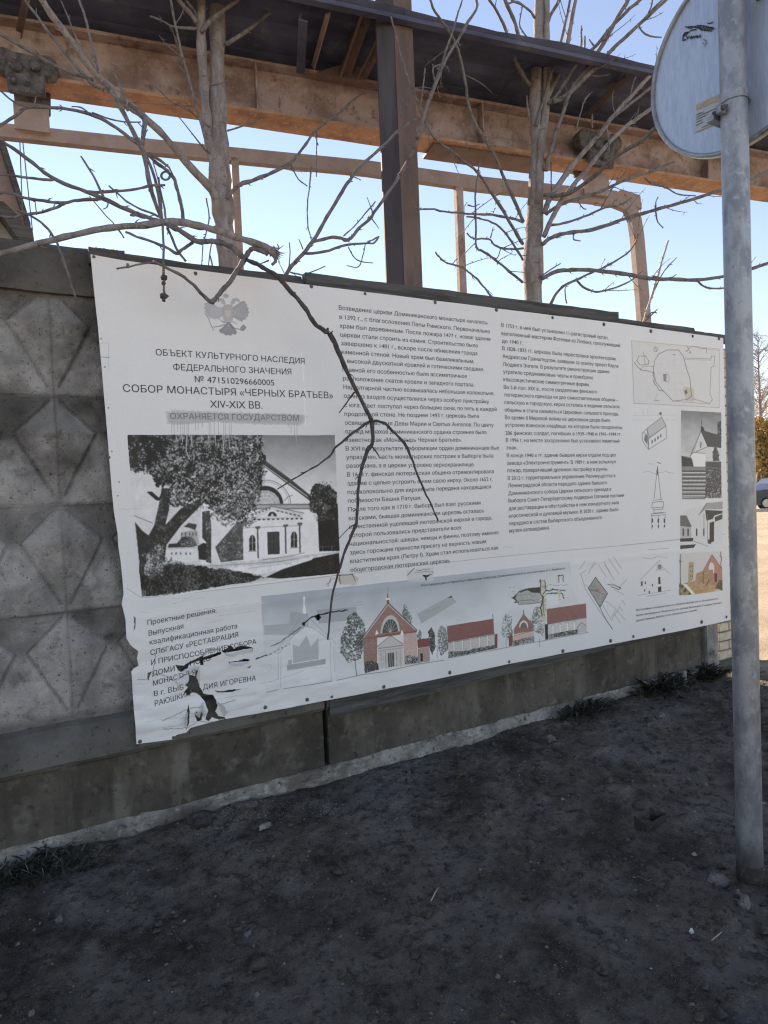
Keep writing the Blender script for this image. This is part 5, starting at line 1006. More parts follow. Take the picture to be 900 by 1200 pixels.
# canopy of dark sheets above the beam, falling back towards it
P1 = gp(480, 22, 4.35); dn = (P1-O)@gv; zn = P1[2]
cz = [(.25, zt+.03), (.10, zt+.05), (.02, zt+.10), (-.16, zt+.09+.25*(zn-zt)), (-.22, zt+.13+.25*(zn-zt)), (dn*.62, zt+.6*(zn-zt)+.08), (dn*.70, zt+.6*(zn-zt)+.13), (dn+.05, zn), (dn, zn+.0), (dn-.03, zn+.03)]
nsh = 9; edges = np.linspace(t0, t1, nsh+1)
tn, _ = tof(67, 4, dn)
for k in range(nsh):
    a, b = edges[k]-.01, edges[k+1]+.01; n = 8; R_ = []
    for i in range(n+1):
        tt = a+(b-a)*i/n; e = .012*math.sin(tt*3+k)+RNG.normal(0, .002)
        low = [G(tt, d, z+.004*(k % 2)+e*(1 if j > 3 else 0)) for j, (d, z) in enumerate(cz)]; hi = [G(tt, d, z+.004*(k % 2)+.003+e*(1 if j > 3 else 0)) for j, (d, z) in enumerate(cz)]
        R_.append(low+hi[::-1])
    mb = MB(); mb.rings(R_, False); mb.build('roof_sheet', M['canopy'], rw)
gbox(t0, t1, dn-.02, dn+.03, zn-.03, zn-.002, 'canopy', 'eaves_angle')
# struts under the canopy
def strut(pa, da, pb, db, r, mat='column'):
    ta_, za = tof(*pa, da); tb_, zb_ = tof(*pb, db); A, B = G(ta_, da, za), G(tb_, db, zb_)
    mb = MB(); u_ = B-A; l = np.linalg.norm(u_); u_ /= l; a_ = np.cross(u_, gv); a_ /= np.linalg.norm(a_); b_ = np.cross(u_, a_)
    mb.extrude([(-r, -r), (r, -r), (r, -r*.6), (-r*.6, -r*.6), (-r*.6, r), (-r, r)], A, u_, l, a_, b_); mb.build('strut', M[mat], rw)
strut((733, 92), dn*.75, (686, 136), .0, .022, 'column'); strut((386, 18), dn*.8, (369, 78), .0, .02, 'tan'); strut((356, 20), dn*.8, (353, 82), .0, .03, 'canopy')
strut((432, 10), dn*.85, (404, 90), .0, .045, 'column'); strut((448, 45), dn*.6, (424, 92), .0, .03, 'column'); strut((30, 0), dn*.6, (22, 40), .0, .02)
mb = MB(); ta_, za_ = tof(395, 95, 0); mb.prism([G(ta_-.16, -.005, zt+.001), G(ta_+.22, -.005, zt+.001), G(ta_+.20, -.005, zt+.16), G(ta_+.12, -.005, zt+.13)], gv*.012); mb.build('gusset_plate', M['column'], rw)
# column: I section
dc = -.42; tc, _ = tof(461, 200, dc); hw_ = .15
mb = MB(); mb.prism([G(tc-.01, dc-.15, -.1), G(tc+.125, dc-.15, -.1), G(tc+.125, dc-.135, -.1), G(tc-.01, dc-.135, -.1)], (0, 0, 5.6)); mb.build('column_flange', M['column'], rw)
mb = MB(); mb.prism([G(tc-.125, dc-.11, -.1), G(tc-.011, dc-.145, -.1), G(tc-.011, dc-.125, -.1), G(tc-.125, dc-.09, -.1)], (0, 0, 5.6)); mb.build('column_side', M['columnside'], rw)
mb = MB(); mb.prism([G(tc+.10, dc-.134, -.1), G(tc+.12, dc-.134, -.1), G(tc+.12, dc+.1, -.1), G(tc+.10, dc+.1, -.1)], (0, 0, 5.6)); mb.build('column_flange', M['column'], rw)
mb = MB(); mb.prism([G(tc-.01, dc-.124, -.1), G(tc+.01, dc-.124, -.1), G(tc+.01, dc+.1, -.1), G(tc-.01, dc+.1, -.1)], (0, 0, 5.6)); mb.build('column_web', M['column'], rw)
# roller carriages and hangers
def carriage(px, py, pw, phh, hx0, hx1, hy1, d=.0):
    t_, z = tof(px, py, d-.05); s = depth(G(t_, d, z))/FOC
    mb = MB(); w_, h_ = pw*s, phh*s
    mb.prism([G(t_-w_*.36, d-.09, z-h_*.5), G(t_+w_*.36, d-.09, z-h_*.5), G(t_+w_*.40, d-.09, z+h_*.2), G(t_+w_*.3, d-.09, z+h_*.38), G(t_-w_*.3, d-.09, z+h_*.42), G(t_-w_*.42, d-.09, z+h_*.1)], gv*.035)
    o = mb.build('carriage_plate', M['grime'], rw, .006); mb = MB()
    mb.prism([G(t_-w_*.36, d+.13, z-h_*.5), G(t_+w_*.36, d+.13, z-h_*.5), G(t_+w_*.4, d+.13, z+h_*.3), G(t_-w_*.4, d+.13, z+h_*.3)], gv*.03)
    mb.build('carriage_plate', M['grime'], rw, .006)
    for sx, sz, rr in ((-.42, .22, .28), (.42, .22, .25)):
        mb = MB(); c = G(t_+w_*sx, d-.055, z+h_*sz); r_ = h_*rr
        R_ = [[c+gv*dd+(gu*math.cos(a)+gzv*math.sin(a))*r_*k for a in np.linspace(0, 2*math.pi, 17)[:-1]] for dd, k in ((-.03, .5), (-.03, .9), (-.02, 1), (.05, 1), (.055, .85), (.055, .3))]
        mb.rings(R_, False); mb.build('roller', M['grime'], rw)
    for sx, sz in ((-.15, .05), (.2, .12), (0, -.3), (-.22, -.3)):
        mb = MB(); c = G(t_+w_*sx, d-.10, z+h_*sz); r_ = h_*(.12 if sz > 0 else .05)
        mb.rings([[c+gv*dd+(gu*math.cos(a)+gzv*math.sin(a))*r_*k for a in np.linspace(0, 2*math.pi, 11)[:-1]] for dd, k in ((.02, 1), (-.02, 1), (-.03, .7))], False); mb.build('axle_nut', M['grime'], rw)
    ta_, z0 = tof(hx0, hy1, d+.05); tb_, _ = tof(hx1, hy1, d+.05)
    mb = MB(); zz1 = z-h_*.42; k = .05
    mb.prism([G(ta_, d+.05, z0), G(tb_, d+.05, z0), G(tb_, d+.05, zz1), G(ta_, d+.05, zz1)], gv*.02); mb.build('hanger_plate', M['tan'], rw)
carriage(31, 88, 52, 50, 17, 58, 150, .02)
carriage(702, 176, 46, 42, 685, 714, 226, .02)
# tan rail with posts, rounded corner
rail = tag(empty('rail_frame', (2.5, 1.6, 0)), 'tan painted rail frame with thin posts and a rounded right corner below the crane runway', 'rail frame')
dr = .12
def rp(px, py): t_, z = tof(px, py, dr); return np.array([t_, z])
def rbar(P, w_, mat='tan', name='rail', depth_=.06):
    """P: (t,z) centre line, w_: full widths"""
    P = [np.array(p) for p in P]; R_ = []
    for i, p in enumerate(P):
        u_ = P[min(i+1, len(P)-1)]-P[max(0, i-1)]; u_ /= np.linalg.norm(u_); n_ = np.array([-u_[1], u_[0]])*w_[i]/2
        a, b = p+n_, p-n_; R_.append([G(a[0], dr, a[1]), G(b[0], dr, b[1]), G(b[0], dr+depth_, b[1]), G(a[0], dr+depth_, a[1])])
    mb = MB(); mb.rings(R_, False); return mb.build(name, M[mat], rail)
s_at = lambda px, py: depth(G(*([rp(px, py)[0]]+[dr, rp(px, py)[1]])))/FOC
pts = [(-120, 139), (0, 151.5), (210, 174), (430, 195.5), (560, 214), (700, 229)]
rbar([rp(*p) for p in pts], [15.5*s_at(*p) for p in pts])
slim = [(-120, 131.5), (0, 144.2), (210, 166.3), (430, 187.8), (560, 205), (690, 220)]
pts = [(700, 229), (722, 232), (738, 240), (746, 256), (749, 275), (752, 310), (755, 345), (757, 372), (758, 384)]
rbar([rp(*p) for p in pts], [(15 if i > 1 else 17)*s_at(*p) for i, p in enumerate(pts)], name='corner_rail')
mb = MB(); q = [(728, 222), (750, 229), (752, 245), (742, 240)]; mb.prism([G(rp(*p)[0], dr-.004, rp(*p)[1]) for p in q], gv*.05); mb.build('corner_plate', M['tan'], rail)
for (x0, y0, x1, y1, wd) in ((275, 181, 284.5, 330, 8.5), (538.5, 216, 548, 358, 9)):
    A, B = rp(x0, y0), rp(x1, y1); t_, d_ = A[0], 0
    mb = MB(); ww = wd*s_at(x0, y0)/2
    mb.prism([G(t_-ww, dr, 0), G(t_+ww, dr, 0), G(t_+ww, dr, A[1]-.02), G(t_-ww, dr, A[1]-.02)], gv*.05); mb.build('post', M['tan' if x0 < 400 else 'rust'], rail)
A = rp(758, 384); mb = MB(); ww = .045; mb.prism([G(A[0]-ww, dr, 0), G(A[0]+ww, dr, 0), G(A[0]+ww, dr, A[1]), G(A[0]-ww, dr, A[1])], gv*.05); mb.build('post', M['tan'], rail)
# shed far left behind the fence, with cables
shed = tag(empty('tin_shed', (-1.5, 3, 0)), 'grey and beige tin shed with a steep gable over the fence at the left', 'shed')
def shedplane(P, Y, th, mat, name):
    mb = MB(); mb.prism([at(x, y, Y) for x, y in P], (0, th, 0)); mb.build(name, M[mat], shed)
shedplane([(-150, 60), (2, 158), (34, 263), (36, 420), (-150, 420)], 3.2, .12, 'tan', 'gable_wall')
shedplane([(-150, 40), (1, 150), (36, 262), (31, 264), (-2, 163), (-150, 60)], 3.06, .3, 'board', 'gable_trim')
shedplane([(-150, 238), (0, 238), (17, 262), (17, 430), (-150, 430)], 2.4, .8, 'concrete', 'annex_wall')
shedplane([(-150, 225), (4, 236), (38, 268), (40, 281), (24, 283), (-2, 246), (-150, 244)], 2.2, 1.0, 'board', 'annex_roof')
for i, (a, b) in enumerate((((23, 160), (27, 268)), ((26, 160), (38, 270)), ((41, 236), (43, 252)))):
    mb = MB(); mb.tube([at(a[0], a[1], 2.0), at((a[0]+b[0])/2, (a[1]+b[1])/2, 2.0), at(*b, 2.0)], [.004]*3, 5)
    tag(mb.build('cable', M['twig']), ['leftmost thin cable beside the shed gable', 'steepest thin cable crossing the shed gable edge', 'short cable hanging farthest right of the shed gable'][i], 'cable', 'cables beside the shed')
# thin wire under the beam
mb = MB(); mb.tube([gp(x, y, 4.9) for x, y in ((85, 110), (120, 117), (165, 121), (230, 125))], [.003]*4, 5); tag(mb.build('wire', M['twig']), 'thin slack wire stretched just under the rusty beam at the left', 'wire')

# ------------------------------------------------------------------ trees
def smooth(P, k=4):
    P = np.array(P, float)
    if len(P) < 3: return np.array([P[0]+(P[-1]-P[0])*i/k for i in range(k+1)])
    Q = []
    E = np.vstack([2*P[0]-P[1], P, 2*P[-1]-P[-2]])
    for i in range(1, len(E)-2):
        for j in range(k):
            t_ = j/k; a, b, c, d = E[i-1], E[i], E[i+1], E[i+2]
            Q.append(.5*((2*b)+(c-a)*t_+(2*a-5*b+4*c-d)*t_*t_+(-a+3*b-3*c+d)*t_**3))
    Q.append(P[-1]); return np.array(Q)
def limb(parent, pts, w0, w1, Y0, Y1=None, mat='twig', name='branch', buds=1.0, twigs=0, foot=False, seed=None, ragged=False):
    """pts in survey pixels, widths in pixels at the ends, Y from Y0 to Y1"""
    Y1 = Y0 if Y1 is None else Y1; g_ = np.random.default_rng(seed if seed is not None else int(pts[0][0]*7+pts[0][1]*13+len(pts)))
    D_ = np.cumsum([0]+[math.hypot(pts[i+1][0]-pts[i][0], pts[i+1][1]-pts[i][1]) for i in range(len(pts)-1)]); T_ = D_/D_[-1]
    P3 = [at(p[0], p[1], Y0+(Y1-Y0)*t_) for p, t_ in zip(pts, T_)]
    R3 = [(w0+(w1-w0)*t_)/2*depth(P)/FOC if len(pts[i]) < 3 else pts[i][2]/2*depth(P)/FOC for i, (P, t_) in enumerate(zip(P3, T_))]
    k = 4 if D_[-1] > 60 else 3
    Q = smooth([list(P)+[r] for P, r in zip(P3, R3)], k); n = len(Q)
    C3, R_ = Q[:, :3], np.maximum(Q[:, 3], .0012)
    jit = g_.normal(0, 1, (n, 3)); jit = (jit+np.roll(jit, 1, 0))/2
    C3 = C3+jit*np.minimum(R_, .006)[:, None]*.35; R_ = R_*(1+.10*g_.normal(0, 1, n).clip(-1.5, 1.5))
    mb = MB(); seg = 14 if R_.max() > .04 else 9 if R_.max() > .012 else 6
    if foot: C3 = np.vstack([[C3[0][0]-.03, C3[0][1], -.05], C3]); R_ = np.concatenate([[R_[0]*1.25], R_])
    mb.tube(C3, R_, seg)
    # node swellings, buds and short side twigs
    L_ = float(np.sum(np.linalg.norm(np.diff(C3, axis=0), axis=1)))
    for _ in range(int(L_/.11*buds)):
        i = g_.integers(1, n-1) if n > 2 else 0; c = C3[i]; u_ = C3[min(i+1, n-1)]-C3[max(i-1, 0)]; u_ /= np.linalg.norm(u_)+1e-9
        s_ = g_.normal(0, 1, 3); s_ -= (s_@u_)*u_; s_ /= np.linalg.norm(s_)
        l = R_[i]+g_.uniform(.006, .02); d_ = s_*.7+u_*.7
        mb.tube([c+s_*R_[i]*.4, c+s_*R_[i]*.6+d_*l*.6, c+d_*l*1.25], [max(.0028, R_[i]*.45), .0026, .0012], 5)
    for _ in range(twigs):
        i = g_.integers(n//3, n-1); c = C3[i]; u_ = C3[min(i+1, n-1)]-C3[max(i-1, 0)]; u_ /= np.linalg.norm(u_)+1e-9
        s_ = g_.normal(0, 1, 3); s_ -= (s_@u_)*u_; s_ /= np.linalg.norm(s_); l = g_.uniform(.08, .28); d_ = u_*.8+s_*.6+np.array([0, 0, .15])
        q = [c+d_*l*t_+s_*.04*math.sin(t_*2.5)*l*3 for t_ in (0, .25, .5, .75, 1)]; mb.tube(q, [.0035, .003, .0026, .002, .0012], 5)
        for t_ in (.35, .6, .85): cc = c+d_*l*t_+s_*.04*math.sin(t_*2.5)*l*3; e_ = g_.normal(0, 1, 3)*.012; mb.tube([cc, cc+e_], [.0028, .0012], 5)
    if ragged:
        c = C3[-1]; u_ = C3[-1]-C3[-3]; u_ /= np.linalg.norm(u_)
        for _ in range(14): e_ = g_.normal(0, .6, 3)+u_*1.0; mb.tube([c-u_*.015+g_.normal(0, R_[-1]*.5, 3), c+e_*.016, c+e_*.03], [.004, .003, .001], 4)
    return mb.build(name, M[mat], parent)
def tree(loc, label): return tag(empty('bare_tree', loc), label, 'tree')
T1 = tree(tuple(at(270, 330, 1.0)[:2])+(0,), 'bare grey tree rising behind the fence left of the brown steel column')
limb(T1, [(275, 400, 22), (270, 340, 22), (266, 300, 21.5), (262, 250, 23.5), (258, 210, 24), (256, 150, 21), (255, 80, 19), (255, 0, 18.5), (255, -90, 17)], 22, 17, 1.0, mat='bark', name='trunk', buds=0, foot=True)
limb(T1, [(259, 222, 9), (254, 205, 10), (248, 180, 12), (243, 150, 11.5), (238, 90, 10.5), (236, 40, 11), (236, 0, 9.5), (234, -80, 8)], 10, 10, 1.0, .9, mat='bark', name='limb', buds=.5)
limb(T1, [(260, 250, 6), (256, 240, 9), (248, 222, 10), (225, 198, 9), (193, 160, 8.5), (169, 137, 8), (144, 117, 9), (112, 86, 8.5), (73, 34, 7.5), (49, 0, 7), (20, -50, 6)], 9, 6, 1.0, .5, 'bark', 'limb', twigs=1)
for P, w0, w1, Y in (([(266, 232), (280, 217), (300, 210), (320, 202), (340, 191), (358, 169), (372, 151), (400, 130), (418, 114), (424, 110)], 5, 2, .9), ([(264, 52), (290, 36), (310, 19), (335, 0), (350, -14)], 4.5, 3, .95),
        ([(236, 38), (256, 16), (278, 0), (300, -18)], 5.5, 4, .9), ([(231, 28), (222, 14), (209, 0), (195, -25)], 5.5, 4, .9), ([(233, 24), (226, 10), (218, 0), (208, -24)], 3.5, 2.5, .95), ([(232, 33), (205, 32), (190, 25), (176, 19)], 3.4, 2, .85),
        ([(246, 180), (240, 160), (226, 110), (215, 68), (210, 52), (204, 20), (197, -20)], 4, 2.5, .8), ([(208, 55), (203, 38), (199, 32)], 2.4, 1.8, .8),
        ([(266, 153), (283, 148), (296, 144), (307, 140)], 2.2, 1.2, .95), ([(243, 178), (226, 158), (212, 140), (209, 137)], 2, 1.2, .9), ([(246, 150), (222, 130), (200, 118), (184, 103), (170, 90)], 2.6, 1.4, .85),
        ([(246, 100), (256, 98), (268, 94)], 2, 1, .85), ([(341, 192), (343, 198), (350, 210), (360, 218)], 2, 1.4, .9), ([(371, 152), (371, 175), (371, 207)], 1.8, 1.2, .9), ([(365, 195), (362, 225), (360, 245), (361, 265), (365, 282)], 1.8, 1.4, .7),
        ([(242, 232), (245, 255), (241, 275), (238, 285), (236, 312)], 1.8, 1.3, .6), ([(246, 300), (250, 318)], 2, 1.5, .9), ([(248, 285), (244, 312), (241, 322)], 1.8, 1.2, .7)):
    limb(T1, P, w0, w1, Y, Y-.1, twigs=3 if len(P) > 5 else 0, buds=1.2)
# young stems crossing at the upper left
T2 = tag(empty('bare_sapling', (.9, .4, 0)), 'cluster of thin grey stems crossing over the left limb of the first tree', 'sapling')
for P, w0, w1, Y in (([(191, 262), (182, 238), (175, 213), (169, 182), (161, 164), (149, 140), (134, 112), (122, 95)], 5, 5.5, .2), ([(166, 172), (168, 155), (169, 140), (160, 128), (150, 122)], 6, 5, .3), ([(191, 262), (187, 235), (180, 205), (172, 185), (166, 170)], 3.2, 4, .22),
        ([(122, 106), (107, 97), (85, 72), (61, 43), (46, 22), (29, 0), (15, -25)], 4, 2.6, .3), ([(110, 94), (73, 81), (39, 62), (15, 49), (0, 40), (-20, 32)], 4, 3, .3), ([(115, 82), (107, 50), (100, 20), (93, 0), (85, -25)], 2.8, 3, .25),
        ([(116, 86), (105, 70), (90, 45), (80, 20), (73, 5), (66, -12)], 2, 1.6, .22), ([(150, 130), (143, 108), (133, 84)], 3, 2.4, .25), ([(161, 168), (130, 146), (105, 133), (73, 128), (60, 126), (32, 126), (15, 137), (0, 147), (-20, 158)], 4, 3.4, .1),
        ([(32, 126), (15, 118), (2, 108), (-10, 100)], 2.4, 2, .1), ([(40, 125), (42, 113)], 1.8, 1.2, .1), ([(104, 133), (95, 126), (84, 125)], 2.2, 1.2, .1), ([(108, 132), (130, 140), (152, 143), (165, 143)], 1.9, 1.4, .12),
        ([(174, 182), (185, 192), (196, 200), (203, 208), (207, 220), (212, 240), (215, 258)], 3.4, 4.4, .0), ([(180, 190), (190, 197), (197, 192)], 2.4, 1, .0), ([(193, 198), (203, 206)], 2.6, 1, -.03),
        ([(186, 208), (189, 228), (193, 245), (195, 262)], 2.6, 2.4, .05), ([(180, 192), (186, 215), (190, 245)], 1.4, 1.2, .05)):
    limb(T2, P, w0, w1, Y, Y+.05, twigs=0)
g_ = np.random.default_rng(3)            # little tangle of tendrils
mb = MB(); c = (194, 206)
for k in range(3): mb.tube([at(c[0]+(4+k)*math.cos(a), c[1]+(4+k*.7)*math.sin(a), -.02) for a in np.linspace(0, 5.6, 14)], [.0024]*14, 5)
mb.tube([at(x, y, -.02) for x, y in ((174, 180), (188, 188), (198, 196), (204, 207))], [.008, .007, .005, .002], 6); mb.build('tendril_knot', M['twig'], T2)
OB = tag(empty('overhanging_branch', (-.9, .25, 0)), 'long drooping bare branch hanging over the fence and across the front of the banner', 'branch')
limb(OB, [(-150, 420, 26), (-145, 330, 22), (-125, 318, 15), (-80, 312, 9), (-30, 306, 7.5)], 10, 7, .25, -.24, 'bark', 'stem', foot=True)
limb(OB, [(-30, 306, 7.5), (5, 296.5, 6.5), (37, 288, 6.5), (66, 280.5, 7), (110, 270.5, 7), (147, 265, 7.5), (191, 261, 8), (214, 261, 9), (241, 267, 8), (278, 278, 8), (307, 289, 8.5), (322, 296, 10)], 7, 8, -.24, -.3, mat='bark', ragged=True)
OBL = [([(320, 297), (323, 304), (319, 310)], 7, 3, -.3), ([(324, 296), (327, 291), (325, 286)], 2.2, 1.4, -.3), ([(315, 305), (308, 308), (303, 312)], 2, 1.2, -.3),
   ([(196, 263), (209, 270), (229, 282), (240, 283), (251, 283), (266, 287), (278, 295), (287, 304)], 6.5, 6.5, -.3), ([(287, 305), (290, 295), (297, 292), (306, 294), (314, 299)], 6, 5, -.3), ([(286, 304), (276, 320), (263, 338), (253, 349), (248, 355)], 6, 5, -.3),
   ([(180, 306), (195, 314), (212, 323), (226, 333), (238, 346), (248, 355)], 2.6, 4.5, -.3), ([(137, 315), (150, 312.5), (165, 309.5), (176, 307.5), (181, 306)], 2, 2.4, -.28), ([(150, 312), (149, 309)], 4, 3, -.28),
   ([(147, 272), (166, 279), (193, 289), (207, 297), (214, 293), (226, 284)], 2.4, 4, -.27), ([(197, 267), (202, 280), (209, 296), (218, 307)], 3.4, 2.6, -.27),
   ([(191, 262), (191.5, 290), (192, 320), (192, 348)], 2.8, 2.6, -.3), ([(137, 268), (142, 274), (145, 279)], 1.6, 1, -.25),
   ([(-20, 152), (0, 164), (32, 186), (59, 207), (93, 222), (122, 233), (147, 245), (170, 253), (188, 260)], 3.8, 5, -.1), ([(-20, 201), (0, 204), (18, 206), (46, 210), (63, 211)], 2.2, 3, -.12),
   ([(-20, 225), (0, 226), (10, 226), (24, 230), (50, 235), (73, 238), (98, 234), (120, 234)], 3, 3.8, -.14), ([(-20, 255), (0, 254), (32, 252), (54, 247), (70, 241), (76, 238)], 3, 3.2, -.14),
   ([(18, 246), (30, 250), (49, 261), (58, 270), (64, 280)], 2, 3.4, -.2), ([(66, 283), (76, 309), (83, 331), (89, 349)], 3, 2.6, -.27),
   ([(97, 224), (117, 225), (152, 223), (174, 218), (193, 217)], 3.4, 2.6, -.1), ([(95, 183), (108, 204), (119, 226), (122, 232)], 2, 3, -.12), ([(127, 217), (139, 228), (152, 239), (170, 247), (186, 254)], 1.8, 2.6, -.12),
   ([(105, 230), (122, 250), (134, 263), (146, 279)], 1.4, 1.2, -.13), ([(126, 233), (126, 242), (121, 245)], 1.8, 1.2, -.13), ([(152, 253), (158, 252), (170, 255)], 3, 3, -.13),
   ([(334, 324), (342, 311), (351, 302), (366, 283), (383, 255), (400, 226), (413, 207), (428, 190), (448, 172), (470, 150), (490, 138)], 5.2, 2.6, .3), ([(366, 283), (390, 278), (400, 279), (409, 281), (420, 268), (434, 256), (442, 244), (468, 206), (486, 172)], 4, 3.6, .3),
   ([(359, 297), (385, 294), (400, 288), (428, 285), (438, 285), (444, 277)], 3.2, 2, .3), ([(444, 277), (437, 281), (430, 284)], 1.5, 2, .32), ([(403, 277), (415, 265), (428, 250), (440, 236)], 1.6, 1.5, .28), ([(408, 289), (414, 300), (421, 306), (437, 308)], 1.5, 1.1, .3), ([(428, 286), (425, 300), (420, 313), (406, 311)], 1.5, 1.2, .3),
   ([(411, 208), (405, 193)], 1.5, 1, .3), ([(414, 207), (423, 211)], 1.5, 1, .3), ([(438, 252), (430, 231)], 1.5, 1, .3), ([(435, 255), (444, 268)], 1.5, 1, .3), ([(338, 318), (340, 296), (339, 284)], 1.4, 1.2, .25), ([(333, 320), (326, 306)], 1, .8, .25), ([(355, 292), (350, 280)], 1.5, 1, .3), ([(340, 319), (350, 321), (360, 321), (381, 312)], 1.8, 1.3, .2)]
for P, w0, w1, Y in OBL: limb(OB, P, w0, w1, Y, Y)
mb = MB()
for x, y, r_ in ((191.5, 325, 3.2), (193.5, 325, 2.4), (191.8, 332, 2.4), (190, 347, 3), (193.5, 347, 3), (192, 351, 2.2)):
    P = at(x, y, -.30); blob(mb, P, r_*.0038, r_*.0038, r_*.0038, int(x*y), .3, 8)
mb.build('seed_head', M['darktwig'], OB)
for P, w0, w1 in (([(288, 304), (298, 308), (307, 313), (324, 324), (336, 336), (349, 350), (360, 366), (370, 380), (378, 386), (386, 391)], 5, 5.5), ([(386, 390, 7.5), (392, 402, 6), (400, 420, 5.2), (417, 457, 4.8), (430, 482, 4.6), (436, 493, 5)], 6, 4.6),
                  ([(436, 493), (425, 499), (400, 518), (388, 532), (377, 542), (360, 552), (343, 562), (325, 573)], 3.6, 1.6), ([(436, 493, 5), (437, 517, 4), (431, 527, 5.2), (424, 548, 4), (420, 570, 3.6), (419, 590, 3.6), (418, 612, 4), (412, 628, 3.4), (403, 650, 3), (397, 670, 2.8), (389, 700, 2.6), (386, 730, 2.2), (384, 750, 2)], 4, 2.4),
                  ([(438, 493), (448, 495), (457, 502), (466, 511), (473, 519, 3.6), (481, 535), (491, 560), (500, 580), (508, 598), (513, 610)], 3.4, 1.8), ([(415, 460), (406, 472), (397, 484)], 2.2, 1.6), ([(437, 524), (441, 530), (445, 537)], 2, 1.4), ([(417, 613), (406, 622), (395, 633)], 1.4, .9), ([(472, 517), (478, 516.5)], 1.4, 1), ([(366, 378), (370, 378.5)], 3, 2.5), ([(384, 385), (384, 391)], 3, 2.6), ([(386, 391), (390, 388)], 2.4, 1.6)):
    limb(OB, P, w0, w1, -.32, -.34, mat='darktwig', buds=.35)
